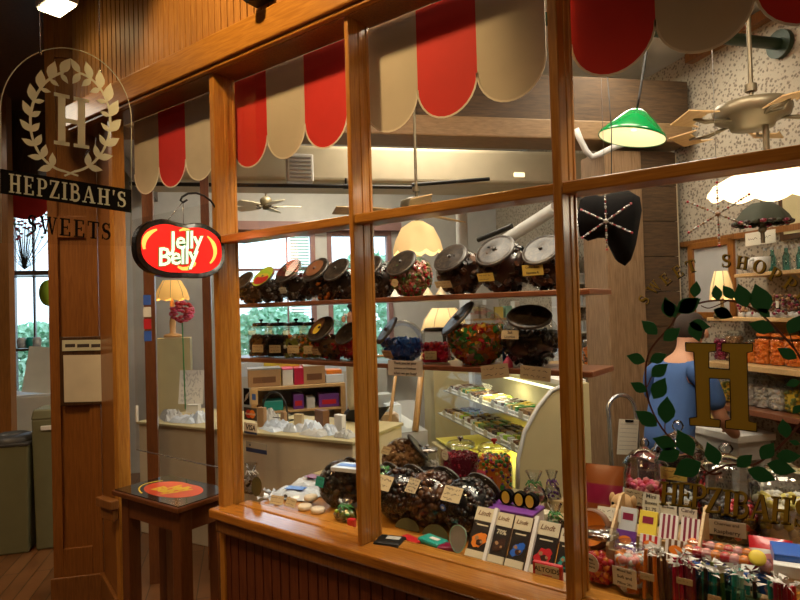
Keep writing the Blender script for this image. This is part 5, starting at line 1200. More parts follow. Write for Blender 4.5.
sticker(246, 441, 267, 455, 'grey and dark blue sticker lowest of the payment sticker column', ['grey', 'navy', 'c_white'], lambda m, w, h, M: (m.box((0, -h * .28, 0), (w, h * .4, .0006), 1, M), m.ico((-w * .3, h * .2, 0), (.006, .006, .0006), 1, M)))
# ------------------------------------------------------------------ shop interior
def stthing(name, label, cat, s, t, z=0, group=None, rot=0): return thing(name, label, cat, ST(s, t, z), ROT + rot, group)
def s_of(px, t): return on_t(px, 300, t).dot(E1)
def boxat(name, label, cat, px, t, z, w, d, h, mt, group=None, bevel=.004, rot=0, lidmt=None, band=None):
    T = thing(name, label, cat, ST(s_of(px, t), t, z), ROT + rot, group)
    MB().box((0, 0, h / 2), (w, d, h)).build('carton', mt, T, bevel=bevel)
    if lidmt: MB().box((0, 0, h + .004), (w * 1.01, d * 1.01, .012)).build('lid', lidmt, T)
    if band: MB().box((0, -d / 2 - .0008, h * .4), (w * .7, .0016, h * .35)).build('printed_panel', band, T)
    return T
# cash counter facing the window
ang = .150
cx0 = V3((-4.15, 2.33, 0)); CW = 1.84
T = thing('cash_counter', 'long tan cloth-covered cash counter facing the shop window', 'counter', cx0, ang)
MB().box2((0, 0, 0), (CW, .6, .78)).build('cloth_front', 'counter_cloth', T, bevel=.006)
MB().box2((-.01, -.015, .78), (CW + .01, .61, .80)).build('countertop', 'beige', T, bevel=.004)
def on_counter(px, dy=.15):
    # point on the counter along picture column px
    u = V3((math.cos(ang), math.sin(ang), 0)); n = V3((-math.sin(ang), math.cos(ang), 0)); p = on_plane(px, 420, cx0 + n * dy, n); return V3((p.x, p.y, .80))
rn = random.Random(21)
def clutter(px, dy, kind, w, h, mt, lab, group=None, rot=None):
    p = on_counter(px, dy); r = rn.uniform(-.4, .4) if rot is None else rot
    T = thing(kind, lab, 'parcel' if 'pack' in kind else kind.split('_')[-1], p, r, group)
    if kind == 'plastic_pack':
        g = MB(); nx = 9; vs = []; rr = random.Random(int(px * 3))
        for a in range(nx + 1):
            for b in range(nx + 1): e = min(a, nx - a, b, nx - b); vs.append(((a / nx - .5) * w, (b / nx - .5) * w * .7, (.002 if e == 0 else h * .62 * (.45 + .55 * rr.random()) * min(1, e / 2 + .2))))
        g.add(vs, [(a * (nx + 1) + b, (a + 1) * (nx + 1) + b, (a + 1) * (nx + 1) + b + 1, a * (nx + 1) + b + 1) for a in range(nx) for b in range(nx)], 0, None, False); g.box((0, 0, .003), (w * .95, w * .66, .004), 0); g.build('crinkled_wrap', mt, T)
    else:
        MB().box((0, 0, h / 2), (w, w * .5, h)).build('carton', mt, T, bevel=.003)
    return T
Gc = 'packs and cards heaped on the cash counter'
for a in [(275, .12, 'plastic_pack', .20, .05, 'plastic_white', 'bluish plastic pack at the bottom of the stack beside the wire hoop'), (277, .14, 'plastic_pack', .18, .10, 'plastic_white', 'bluish plastic pack on top of the stack beside the wire hoop'),
          (262, .15, 'tag_box', .06, .13, 'cardboard', 'tan box at the sticker end of the cash counter'), (268, .3, 'plastic_pack', .15, .16, 'lightgrey', 'grey white pack behind the tan box on the cash counter'), (284, .2, 'tag_box', .05, .10, 'cardboard', 'tan box under the wire hoop'),
          (292, .10, 'plastic_pack', .10, .09, 'plastic_white', 'small white pack between the two tan boxes of the cash counter'), (299, .12, 'tag_box', .06, .11, 'tan_paper', 'tan upright box in the middle of the cash counter'),
          (309, .14, 'plastic_pack', .18, .12, 'plastic_white', 'large silvery pack in the middle of the cash counter'), (316, .08, 'plastic_pack', .18, .06, 'lightgrey', 'grey pack at the front edge of the cash counter'), (322, .25, 'tag_box', .10, .12, 'brown', 'brown box behind the silvery packs'),
          (331, .14, 'plastic_pack', .14, .10, 'plastic_white', 'white pack beside the white-framed card on the cash counter'), (340, .14, 'tag_box', .07, .12, 'white', 'white box near the mullion end of the cash counter'), (345, .08, 'plastic_pack', .12, .08, 'lightgrey', 'grey pack at the mullion end of the cash counter'),
          (172, .15, 'plastic_pack', .20, .12, 'lightgrey', 'grey pack on the counter seen through the doorway'), (188, .12, 'plastic_pack', .22, .08, 'plastic_white', 'white pack on the counter seen through the doorway'), (200, .15, 'plastic_pack', .16, .13, 'plastic_white', 'crumpled white pack on the counter beside the doorway post')]:
    clutter(*a[:7], group=Gc)
p = on_counter(275, .35); T = thing('wire_basket', 'dark wire basket with a tall arched handle on the cash counter', 'basket', p, ang)
MB().tube([(-.11 + .0, 0, 0)] + [(-.11 * math.cos(math.radians(t)), 0, .06 + .14 * math.sin(math.radians(t))) for t in range(0, 181, 12)] + [(.11, 0, 0)], .007, 8).build('handle', 'iron', T)
mb = MB()
for k in range(6): mb.tube([(-.11 + .22 * k / 5, -.07, 0), (-.11 + .22 * k / 5, .07, 0)], .003, 5)
for z in (.005, .04): mb.tube([(-.11, -.07, z), (.11, -.07, z), (.11, .07, z), (-.11, .07, z)], .003, 5, closed=True)
mb.build('basket_wires', 'iron', T)
# backing sheet of white papers at the doorway
p = on_counter(192, .4); mb = MB(); card(mb, .20, .26, frame(V3((0, 0, .20)), (1, 0, 0), (0, .15, 1)), 6, 0, 1, .002, 8); mb.box((0, .03, .03), (.10, .05, .06), 0); o = mb.build('sign_holder', ['white', 'lightgrey'], None, p, .5); tag(o, 'white paper sign in a stand on the counter seen through the doorway', 'sign')
for px, t, w, lab in ((150, 2.9 + .9, .06, 'dark wooden post standing inside the doorway behind the clear shield'), (207, 3.9, .05, 'slim reddish post behind the doorway beside the window frame')):
    o = MB().box((0, 0, 1.3), (w, .06, 2.6)).build('door_post', 'table_wood', None, ST(s_of(px, t), t, 0), ROT); tag(o, lab, 'post')
mb = MB(); 
for k, c in enumerate((1, 2, 0, 1)): mb.box((0, 0, -.06 * k), (.035, .003, .05), k % 3)
o = mb.build('photo_strip', ['blue', 'paper', 'c_red'], None, at(147, 300, 3.0), ROT); tag(o, 'vertical strip of small coloured pictures beside the doorway lamp', 'picture')
# table lamp and red pom-pom seen through the doorway
def table_lamp(loc, label, r, h, shade, base_mt, power, hb=.0, ribs=8, flute=.0, group=None, rb=.05):
    T = thing('table_lamp', label, 'lamp', loc, ROT, group)
    MB().lathe([(0, 0), (rb * 1.6, 0), (rb * 1.5, .02), (rb * .5, .035), (rb * .55, hb * .4), (rb * .30, hb * .6), (rb * .4, hb * .85), (.008, hb), (.008, hb + h * .6)], 18).build('base', base_mt, T)
    def sc(v):
        v = V3(v); a = math.atan2(v.y, v.x); 
        if v.z < hb + .02: v.z -= .018 * abs(math.sin(a * ribs / 2))
        return v
    MB().lathe([(r * .98, hb), (r, hb + .004), (r * .86, hb + h * .45), (r * .52, hb + h), (r * .50, hb + h)], 48, 0, None, True, sc).build('lamp_shade', shade, T)
    rb_ = MB()
    for k in range(ribs):
        a = 2 * PI * k / ribs; rb_.tube([(r * .995 * math.cos(a), r * .995 * math.sin(a), hb + .004), (r * .865 * math.cos(a), r * .865 * math.sin(a), hb + h * .45), (r * .525 * math.cos(a), r * .525 * math.sin(a), hb + h)], .003, 5)
    rb_.build('shade_rib', 'tan_paper', T)
    lamp('table_lamp_glow', 'POINT', V3(loc) + V3((0, 0, hb + h * .3)), power, WARM, .04)
    return T
mat('shade_amber', (.9, .55, .16), .7, emit=(1, .50, .12), es=.6); mat('shade_cream', (.9, .72, .38), .7, emit=(1, .60, .22), es=.42); mat('shade_hot', (1, .9, .7), .7, emit=(1, .80, .50), es=1.6); mat('shade_white', (.95, .88, .70), .6, emit=(1, .85, .55), es=1.1)
p = at(173, 337, 5.3); T0 = table_lamp(p, 'lamp with a pleated amber shade and wooden base, seen through the doorway', .145, .16, 'shade_amber', 'pine_v', 2, .34, 8)
o = tag(MB().box((0, 0, p.z / 2 - .004), (.30, .24, p.z - .008)).build('lamp_stand', 'beige', None, (p.x, p.y, 0), ROT), 'wooden stand under the amber-shaded doorway lamp', 'stand')
r3 = random.Random(4); mb = MB()
for i in range(90):
    v = V3((r3.gauss(0, 1), r3.gauss(0, 1), r3.gauss(0, 1))).normalized() * .075; mb.ico(v, (.020, .020, .012), i % 2)
mb.tube([(0, 0, -.05), (0, .01, -.72)], .005, 6, 2)
p2 = at(182, 312, 4.45); T = thing('paper_flower', 'round red paper flower ball on a stalk beside the amber doorway lamp', 'flower', p2); mb.build('petals', ['c_red', 'pink', 'green'], T)
# ---- back shelf unit with boxes
tU = 4.98; sa, sb = s_of(249, tU), s_of(343, tU)
T = stthing('storage_shelf', 'light wooden storage shelf stacked with candy boxes behind the cash counter', 'shelf', sa, tU)
L_ = sb - sa
MB().box2((0, 0, .93), (L_, .4, .955)).box2((0, 0, .74), (L_, .4, .757)).box2((0, 0, .42), (L_, .4, .437)).build('shelf_boards', 'pine', T, bevel=.002)
for x in (0, L_ - .04): MB().box2((x, 0, 0), (x + .04, .4, .93)).build('side_panel', 'pine_v', T)
MB().box2((0, .39, .3), (L_, .40, .93)).build('back_panel', 'grey', T)
Gb2 = 'boxes on the storage shelf behind the cash counter'
for a in [(262, .26, .14, 'cardboard', 'grey', 'wide tan carton with a grey lid at the end of the storage shelf'), (285, .085, .13, 'c_white', 'pink', 'white and pink candy box beside the wide tan carton'), (296, .08, .14, 'c_crimson', None, 'crimson candy box in the middle of the storage shelf'),
          (311, .18, .15, 'cardboard', 'white', 'tan carton with a white lid on the storage shelf'), (331, .15, .07, 'plastic_white', None, 'flat white carton at the mullion end of the storage shelf')]:
    boxat('candy_carton', a[5], 'box', a[0], tU + .15, .955, a[1], .2, a[2], a[3], Gb2, lidmt=a[4], band='brown' if a[3] == 'cardboard' else None)
boxat('candy_carton', 'orange carton lying on the flat white carton', 'box', 331, tU + .15, 1.026, .13, .15, .035, 'c_orange', Gb2)
boxat('candy_carton', 'yellow carton behind the others on the storage shelf', 'box', 280, tU + .32, .955, .30, .1, .21, 'yellow', Gb2)
for px, w, h, mt, lab in ((295, .085, .12, 'purple', 'violet patterned toy box on the lower storage board'), (307, .07, .09, 'lightgrey', 'grey box on the lower storage board'), (325, .17, .11, 'purple', 'wide violet and red toy box on the lower storage board'), (270, .16, .08, 'teal', 'teal box on the lower storage board behind the wire hoop')):
    boxat('toy_box', lab, 'box', px, tU + .13, .757, w, .18, h, mt, 'toy boxes on the lower storage board', band='c_red' if mt == 'purple' else None)
# curved white glass-topped case near the back window
T = stthing('arched_cover', 'low white arched cover seen under the lower jar shelf, before the back window', 'cover', s_of(300, 5.3) + .1, 5.75)
MB().prism([(-.75, 0)] + [(-.75 * math.cos(math.radians(t)), .20 * math.sin(math.radians(t))) for t in range(10, 171, 10)] + [(.75, 0)], -.25, .25, 0, frame(V3((0, .2, .98)), (1, 0, 0), (0, 0, 1))).build('arched_top', 'plastic_white', T)
MB().box2((-.76, -.05, 0), (.76, .45, .98)).build('cabinet', 'lightgrey', T)
# ---- glass candy case running away from the window
S0, TN, TF = 1.30, 2.76, 4.12
T = stthing('display_case', 'curved-glass chocolate case with a cream end panel and yellow-lit trays', 'display case', S0, TN)
dp = .42
prof = [(0, .62), (.01, .80), (.05, .93), (.13, 1.05), (.20, 1.12), (.28, 1.15)]
Lc = TF - TN
Mend = frame(V3((0, 0, 0)), (1, 0, 0), (0, 0, 1))   # normal -t
endp = [(0.0, 0), (0, .62)] + prof[1:] + [(dp, 1.15), (dp, 0)]
MB().prism(endp, -.0, .03, 0, Mend).build('end_panel', 'beige', T, bevel=.004)
g = MB(); g.tube([V3((x + .0, -.03, z)) for x, z in prof], .010, 8, 0); g.build('panel_edge', 'lightgrey', T)
g = MB(); k = len(prof)
g.add([(x, y, z) for y in (0, Lc) for x, z in prof], [(i, i + 1, k + i + 1, k + i) for i in range(k - 1)], 0, None, True); g.build('curved_glass', 'case_glass', T)
MB().box2((.28, 0, 1.14), (dp, Lc, 1.165)).build('case_top', 'white', T); MB().box2((0, 0, 0), (dp, Lc, .60)).build('case_body', 'beige', T); MB().box2((dp - .02, 0, .60), (dp, Lc, 1.14)).build('back_panel', 'cream', T)
mat('tube_light', (1, 1, .8), emit=(1, .95, .65), es=2)
MB().cyl((.30, .06, 1.11), (.30, Lc - .06, 1.11), .008).build('light_tube', 'tube_light', T)
lamp('case_light', 'AREA', ST(S0 + .22, (TN + TF) / 2, 1.08), 1.6, (1, .90, .50), .2)
lamp('case_light_low', 'AREA', ST(S0 + .25, (TN + TF) / 2, .785), 2.4, (1, .86, .30), .2)
mat('case_glow_yellow', (.85, .75, .12), .5)  # tray colour carries the yellow glow inside the case
rr = random.Random(8)
for lv, (z, x0, x1) in enumerate(((.62, .03, .39), (.80, .05, .37), (.96, .10, .35))):
    sh = MB().box2((x0, .02, z), (x1, Lc - .02, z + .008)).build('glass_shelf' if lv else 'lower_tray', 'case_glow_yellow' if lv == 0 else 'lightgrey', T)
    for j in range(7 if lv else 0):
        y = .05 + j * (Lc - .1) / 7; w_ = (Lc - .1) / 7 - .012
        tr = MB().box2((x0 + .02, y, z + .008), (x1 - .05, y + w_, z + .022)).build('tray', 'c_white' if lv != 0 else 'case_glow_yellow', T)
        c = MB(); cols = [['choc', 'brown', 'c_tan'], ['c_olive', 'c_green', 'c_yellow'], ['choc', 'c_white', 'brown'], ['c_yellow', 'lime', 'c_white']][(j + lv * 2) % 4]
        for a in range(4):
            for b in range(6): c.box((x0 + .042 + a * (x1 - x0 - .09) / 4 + .01, y + .012 + b * w_ / 6.2, z + .034), (.034, .021, rr.uniform(.014, .028)), rr.randrange(3))
        stuff(c.build('chocolates', cols, tr))
        if lv: 
            MB().box2((x0 + .0, y + .04, z + .01), (x0 + .003, y + .09, z + .045)).build('price_tag', 'paper', tr)
# second, wooden framed case farther away
T = stthing('glass_cabinet', 'sloping glass cabinet with thin wooden struts beyond the chocolate case', 'cabinet', s_of(372, 4.3) + .02, 4.42)
Lg = s_of(426, 4.3) - s_of(372, 4.3)
MB().box2((-.1, 0, 0), (Lg, .9, .62)).build('cabinet_body', 'lightgrey', T)
g = MB()
for x in (.0, .2, Lg): g.tube([(x - .10, -.0, .62), (x + .09, .35, 1.18)], .014 if x < Lg else .026, 6)
g.tube([(.09, .35, 1.18), (Lg + .09, .35, 1.18)], .012, 6); g.build('wooden_struts', 'pine_v', T)
MB().add([(-.10, 0, .62), (Lg - .10, 0, .62), (Lg + .09, .35, 1.18), (.09, .35, 1.18)], [(0, 1, 2, 3)]).build('sloping_glass', 'case_glass', T)
for j, (x, y, w, h, m_, lab) in enumerate(((.02, .3, .15, .12, 'plastic_white', 'white carton inside the sloping glass cabinet, beside the mullion'), (.18, .3, .14, .10, 'cardboard', 'tan carton inside the sloping glass cabinet'), (.12, .6, .3, .22, 'lightgrey', 'large grey carton at the back of the sloping glass cabinet'), (.25, .45, .12, .15, 'plastic_white', 'narrow white carton inside the cabinet beside the thick strut'))):
    p = ST(T.location.dot(E1) + x, 4.42 + y, .622); B = thing('carton', lab, 'box', p, ROT); MB().box((0, 0, h / 2), (w, .14, h)).build('carton_body', m_, B, bevel=.004)
# yellow shaded lamp behind the shelves and counter under it
p = at(445, 350, 5.0)
T0 = table_lamp(V3((p.x, p.y, p.z - .08)), 'lamp with a scalloped yellow shade seen between the two jar shelves', .195, .17, 'shade_cream', 'iron', 1.0, .26, 8)
o = tag(MB().box((0, 0, T0.location.z / 2 - .003), (.30, .28, T0.location.z - .006)).build('lamp_cabinet', 'beige', None, (p.x, p.y, 0), ROT), 'narrow cream cabinet carrying the yellow shaded lamp', 'cabinet')
# wall shelf with pale boxes behind the lower jars
tS = 5.6; sa, sb = s_of(470, tS), s_of(575, tS)
T = stthing('wall_shelf', 'long pale shelf of white boxes behind the fruit chews jar', 'shelf', sa, tS)
MB().box2((0, 0, 1.42), (sb - sa, .3, 1.44)).box2((0, 0, 1.10), (sb - sa, .3, 1.12)).build('shelf_boards', 'pine', T)
for x in (0, sb - sa - .03): MB().box2((x, 0, 0), (x + .03, .3, 1.7)).build('upright', 'white', T)
rr = random.Random(12); x = sa + .07; i = 0
while x < sb - .08:
    w = rr.uniform(.05, .11); h = rr.uniform(.10, .2)
    B = thing('white_carton', 'small pale carton in the row on the long pale shelf', 'box', ST(x, tS + .1, 1.44), ROT, 'pale cartons on the long shelf'); MB().box((0, 0, h / 2), (w, .1, h)).build('carton', rr.choice(['plastic_white', 'lightgrey', 'c_white', 'yellow_paper', 'mint']), B); x += w + rr.uniform(.01, .03); i += 1
# tall shelves seen between mullion and post
tT = 4.6; sa, sb = s_of(572, tT), s_of(614, tT)
T = stthing('tall_shelf', 'tall pale shelves of white packages between the mullion and the rough post', 'shelf', sa, tT)
zs = [on_t(600, y, tT).z for y in (331, 305, 282, 357)]
MB().box2((0, 0, zs[0] - .015), (sb - sa, .35, zs[0])).box2((0, 0, zs[1] - .015), (sb - sa, .35, zs[1])).box2((0, 0, zs[2] - .015), (sb - sa, .35, zs[2])).box2((0, 0, zs[3] - .015), (sb - sa, .35, zs[3])).build('shelf_boards', 'white', T)
for x in (0, sb - sa - .02): MB().box2((x, 0, 0), (x + .02, .35, 2.05)).build('side_panel', 'plaster', T)
rr = random.Random(14)
for lv, z in enumerate(zs):
    x = sa + .045
    while x < sb - .05:
        w = rr.uniform(.035, .06); h = rr.uniform(.07, .15) if lv != 3 else .06
        B = thing('white_package', ['white package on the shelf level with the paper notes of the tall shelves', 'white package on the middle board of the tall shelves', 'white package on the upper board of the tall shelves', 'small package on the lowest board of the tall shelves'][lv], 'package', ST(x, tT + .06, z), ROT, 'white packages on the tall shelves')
        MB().box((0, 0, h / 2), (w, .08, h)).build('carton', rr.choice(['plastic_white', 'c_white', 'white', 'lightgrey']), B, bevel=.002); x += w + .012
# counter and cabinets below
T = stthing('wooden_worktop', 'short wooden worktop with a brown carton under it beside the mullion', 'worktop', s_of(572, 3.7), 3.7)
zt = on_t(595, 366, 3.7).z; MB().box2((0, 0, zt - .03), (.29, .5, zt)).build('top', 'pine', T, bevel=.003); MB().box2((.01, .02, zt - .24), (.28, .48, zt - .22)).build('lower_board', 'pine', T)
for x in (0, .26):
    for y in (.0, .46): MB().box2((x, y, 0), (x + .03, y + .04, zt - .03)).build('leg', 'plaster', T)
boxat('brown_carton', 'brown carton with a cream lid on the lower board of the short worktop', 'box', 601, 3.92, zt - .218, .15, .2, .12, 'brown', lidmt='cream')
o = MB().box((0, 0, (zt - .25) / 2), (.19, .3, zt - .25)).build('grey_cabinet', 'lightgrey', None, ST(s_of(601, 3.93), 3.93, 0), ROT, bevel=.006); tag(o, 'pale grey cabinet beneath the brown carton', 'cabinet')
stack_jar(ST(s_of(588, 3.8), 3.8, zt), .10, .20, ['c_orange', 'brown'], 'amber jar on the short worktop beside the mullion', None, fill=.8, csize=.012, n=90, seed=81, rot=ROT)
T = stthing('white_bowl', 'white bowl of dark candy on the short worktop beside the rough post', 'bowl', s_of(608, 3.85), 3.85, zt)
MB().lathe([(0, .002), (.03, .0), (.065, .05), (.07, .055), (.06, .05), (.03, .01), (0, .012)], 20).build('bowl', 'white', T); mb = MB()
for i in range(20): mb.ico((rr.uniform(-.035, .035), rr.uniform(-.035, .035), .05), .014)
stuff(mb.build('candies', 'choc', T))
# step ladder
pl_ = on_t(627, 450, 2.95); sL = pl_.dot(E1); zT = on_t(627, 394, 2.95).z; 
T = stthing('step_ladder', 'folded aluminium step ladder leaning at the rough post, lined sheet on it', 'ladder', sL, 2.95)
hw = (s_of(641, 2.95) - s_of(614, 2.95)) / 2
MB().tube([(-hw, 0, 0), (-hw, .03, zT - .12)] + [(-hw * math.cos(math.radians(t)), .04, zT - .10 + .09 * math.sin(math.radians(t))) for t in range(10, 171, 16)] + [(hw, .03, zT - .12), (hw, 0, 0)], .012, 8).build('frame', 'steel', T)
for z in (.25, .5): MB().box((0, -.02, z), (hw * 1.9, .12, .02)).build('tread', 'grey', T)
a = on_t(616, 420, 2.93); b = on_t(637, 453, 2.93)
mb = MB(); Mq = frame(V3((0, 0, 0)), (1, 0, -.12), (0, 0, 1)); mb.box((0, 0, 0), ((b - a).dot(E1), abs(a.z - b.z), .002), 0, Mq)
for k in range(7): mb.box((0, abs(a.z - b.z) * (.36 - k * .12), .0016), ((b - a).dot(E1) * .85, .002, .0008), 1, Mq)
mb.box((0, abs(a.z - b.z) * .46, .004), (.05, .012, .006), 2, Mq)
o = mb.build('clipped_sheet', ['paper', 'grey', 'black'], None, (a + b) / 2 - E2 * .012, ROT); tag(o, 'lined white sheet clipped to the step ladder', 'paper')
# dark hat shape hanging by the post
pts = [(580, 200), (590, 193), (600, 196), (612, 193), (628, 190), (640, 197), (642, 210), (639, 228), (636, 245), (631, 260), (625, 266), (618, 262), (612, 250), (606, 238), (598, 238), (588, 241), (580, 236), (576, 220)]
ct = at(612, 225, 2.2); Nn = V3((FW.x, FW.y, 0)).normalized(); Rn = V3((Nn.y, -Nn.x, 0))
def l2(px, py):
    p = on_plane(px, py, ct, Nn) - ct; return (p.dot(Rn), p.z)
T = thing('witch_hat', 'floppy black pointed cloth hat hanging point down before the rough post', 'hat', ct)
L2 = [l2(*p) for p in pts]; Mh = frame(V3((0, 0, 0)), Rn, ZU); cxy = (sum(p[0] for p in L2) / len(L2), sum(p[1] for p in L2) / len(L2))
mb = MB(); vs = []; fs = []; n = len(L2); lev = [(1, 0), (.9, .025), (.6, .05), (.0, .062)]
for sgn in (1, -1):
    base = len(vs)
    for k_, z_ in lev[:-1]:
        for p in L2: vs.append(Mh @ V3((cxy[0] + (p[0] - cxy[0]) * k_, cxy[1] + (p[1] - cxy[1]) * k_, sgn * z_)))
    vs.append(Mh @ V3((*cxy, sgn * lev[-1][1])))
    for r_ in range(2):
        for i in range(n): fs.append((base + r_ * n + i, base + r_ * n + (i + 1) % n, base + (r_ + 1) * n + (i + 1) % n, base + (r_ + 1) * n + i))
    for i in range(n): fs.append((base + 2 * n + i, base + 2 * n + (i + 1) % n, base + 3 * n))
mb.add(vs, fs, 0, None, True); mb.build('hat_cloth', 'black', T)
MB().tube([(0, 0, .06), (.01, 0, .35), (0, 0, .6)], .002, 5).build('hanging_cord', 'iron', T)
# beaded snowflakes hung behind the pane
def snowflake(px, py, R, label, mats, Y=1.80):
    T = thing('beaded_snowflake', label, 'ornament', on_y(px, py, Y), 0, 'beaded snowflakes hung behind the pane')
    mb = MB(); r5 = random.Random(px)
    for k in range(6):
        a = PI / 2 + k * PI / 3
        for j in range(1, 13): mb.ico((R * j / 12 * math.cos(a), 0, R * j / 12 * math.sin(a)), .0030 if j % 3 else .0042, 2 if j % 4 == 0 else r5.randrange(2))
    mb.ico((0, 0, 0), .007, 0); mb.build('beads', mats, T)
    MB().tube([(0, 0, R), (0, 0, .55)], .0008, 4).build('thread', 'grey', T)
snowflake(606, 221, .085, 'white and red beaded snowflake hanging before the black hat', ['c_white', 'chrome', 'c_red'])
snowflake(718, 214, .085, 'tan and red beaded snowflake hanging before the wallpaper', ['c_tan', 'c_white', 'c_red'])
# ------------------------------------------------------------------ ceiling fans and lamps
def fan(loc, label, R, rot=0, motor=.14, blade='pine', zc=3.2, n=5, filig=True):
    T = thing('ceiling_fan', label, 'ceiling fan', loc, rot, 'ceiling fans of the shop')
    MB().cyl((0, 0, .05), (0, 0, zc - loc[2]), .009).cyl((0, 0, .10), (0, 0, .13), .022).lathe([(0, zc - loc[2]), (.07, zc - loc[2] - .01), (.05, zc - loc[2] - .06), (0, zc - loc[2] - .07)], 20).build('rod', 'brass', T)
    MB().lathe([(0, .07), (motor * .5, .065), (motor * .95, .045), (motor, .02), (motor * .95, -.01), (motor * .6, -.03), (motor * .55, -.05), (0, -.055)], 28).build('motor', 'brass', T)
    for k in range(n):
        a = 2 * PI * k / n; M = RZ(a)
        arm = MB().tube([(motor * .7, 0, -.02), (motor * 1.4, .02, -.035), (motor * 1.9, 0, -.025)], .006, 6, 0, M).tube([(motor * .7, 0, -.02), (motor * 1.4, -.025, -.03), (motor * 1.9, 0, -.025)], .005, 6, 0, M).build('blade_arm', 'brass', T)
        MB().prism([(motor * 1.7, -.045), (R * .6, -.062), (R, -.058), (R, .058), (R * .6, .062), (motor * 1.7, .045)], -.003, .003, 0, M @ TR(0, 0, -.022) @ RX(.20)).build('blade', blade, T, bevel=.001)
    return T
pf = at(752, 116, 2.45)
fan(pf, 'brass ceiling fan with wooden blades in front of the wallpaper', .34, 2.75, .145)
def bell_shade(loc, label, r, h, mt, power, stem=.12, scal=10, hi=None, cat='pendant lamp', top=None, fringe=True):
    T = thing('hanging_lamp', label, cat, loc)
    def sc(v):
        v = V3(v); a = math.atan2(v.y, v.x)
        if v.z < .012: v.z -= .022 * abs(math.sin(a * scal / 2)); v.x *= 1.02; v.y *= 1.02
        return v
    MB().lathe([(r, 0), (r * .99, .01), (r * .92, h * .35), (r * .66, h * .78), (r * .25, h), (.015, h * 1.02)], 60, 0, None, True, sc).build('glass_shade', mt, T)
    MB().cyl((0, 0, h), (0, 0, h + stem), .012).build('stem', 'brass', T)
    MB().sphere((0, 0, h * .35), .035, 14, 8).build('bulb', 'shade_hot', T)
    lamp('hanging_lamp_glow', 'POINT', V3(loc) + V3((0, 0, -.03)), power, WARM2, .08)
    return T
pb = at(768, 189, 2.40); bell_shade(pb, 'wide white scalloped glass lamp glowing under the brass fan', .215, .070, 'shade_hot', 3, pf.z - .05 - pb.z - .07)
p2 = at(418, 251, 3.55); bell_shade(p2, 'cream pleated hanging lamp glowing above the upper jar shelf', .145, .175, 'shade_cream', 1.5, .03)
fan(V3((p2.x, p2.y, p2.z + .25)), 'ceiling fan with pale blades above the cream hanging lamp', .50, .35, .10, 'pine')
p3 = at(266, 204, 5.5); fan(p3, 'distant pale ceiling fan seen in the pane next to the doorway', .32, .9, .055, 'cream')
# green enamel pendant
pg = at(632, 137, 2.3); T = thing('green_pendant', 'green enamel pendant lamp with a cream inside hanging on a thin dark stem', 'pendant lamp', pg, (-.10, .18, 0))
MB().lathe([(.124, -.004), (.126, 0), (.121, .010), (.080, .055), (.042, .092), (.028, .102), (.0, .104)], 40).build('enamel_shade', 'green_enamel', T)
mat('shade_inside', (.95, .85, .55), .5, emit=(1, .85, .45), es=.12)
MB().lathe([(.121, -.002), (.116, .009), (.075, .052), (.036, .086), (0, .09)], 40).build('shade_inside', 'shade_inside', T)
MB().sphere((0, 0, .045), .022, 12, 8).build('bulb', 'shade_cream', T); lamp('pendant_glow', 'POINT', pg + V3((0, 0, -.02)), .7, WARM2, .03)
MB().tube([(0, 0, .10), (0, 0, .16), (-.02, .0, .9)], .005, 8).build('stem', 'iron', T)
pp = [at(x, y, 2.6) for x, y in ((576, 129), (580, 139), (586, 151), (592, 157), (600, 154), (612, 148), (626, 143), (640, 138))]
o = MB().tube(pp, .013, 10).build('conduit', 'lightgrey', None); tag(o, 'bent pale conduit pipe passing below the green pendant', 'pipe')
# pipes and duct
def pipe(p0, p1, r, mt, label, fl=False, name='ceiling_pipe'):
    T = thing(name, label, 'pipe', p0); d = V3(p1) - V3(p0); MB().cyl((0, 0, 0), d, r, None, 14).build('pipe', mt, T)
    if fl: MB().cyl(d, d * (1 - .03 / d.length), r * 2.4, None, 20).build('flange', mt, T)
    n = int(d.length / .8)
    for i in range(n):
        q = d * ((i + .5) / n); MB().cyl(q, (q.x, q.y, q.z + .06), .008, None, 8).cyl(q - d.normalized() * .02, q + d.normalized() * .02, r * 1.35, None, 12).build('hanger', mt, T)
zf = on_s(778, 44, 2.90).z; tf = on_s(778, 44, 2.90).dot(E2)
pipe(ST(.9, tf, zf), ST(2.928, tf, zf), .032, 'pipe_green', 'dark green pipe ending in a round flange on the wallpaper', True)
z1 = on_t(450, 141, 4.0).z; pipe(ST(-.7, 4.15, z1), ST(2.2, 3.96, z1), .020, 'iron', 'dark iron pipe under the ceiling above the cream duct')
z1 = on_t(400, 187, 4.25).z; pipe(ST(-.7, 4.37, z1), ST(1.25, 4.25, z1), .014, 'iron', 'thin dark pipe running along the lower edge of the cream duct')
z1 = on_t(490, 187, 4.25).z
pipe(ST(1.25, 4.25, z1), ST(1.85, 4.20, z1 + .05), .014, 'iron', 'thin dark pipe rising away beside the small duct lamp')
zt_, zb__ = on_t(450, 148, 4.4).z, on_t(450, 183, 4.4).z
T = stthing('air_duct', 'large cream ceiling duct crossing the shop above the transom', 'duct', -.70, 4.55, 0, None, -.06)
MB().box2((0, 0, zb__), (3.5, .5, zt_)).build('duct_body', 'plaster_warm', T, bevel=.03, seg=3)
p = on_t(519, 175, 4.38); T = thing('duct_lamp', 'small square lamp glowing on the face of the cream duct', 'lamp', p, ROT); MB().box((0, 0, 0), (.09, .03, .035)).build('lamp_face', 'shade_hot', T, bevel=.005)
p = on_t(300, 168, 4.3); T = thing('vent_box', 'white louvred vent box in front of the duct', 'vent', p, ROT); MB().box((0, .03, 0), (.19, .10, .20)).build('casing', 'white', T, bevel=.01)
mb = MB()
for i in range(6): mb.box((0, -.022, -.07 + i * .028), (.15, .006, .012))
mb.build('louvres', 'grey', T)
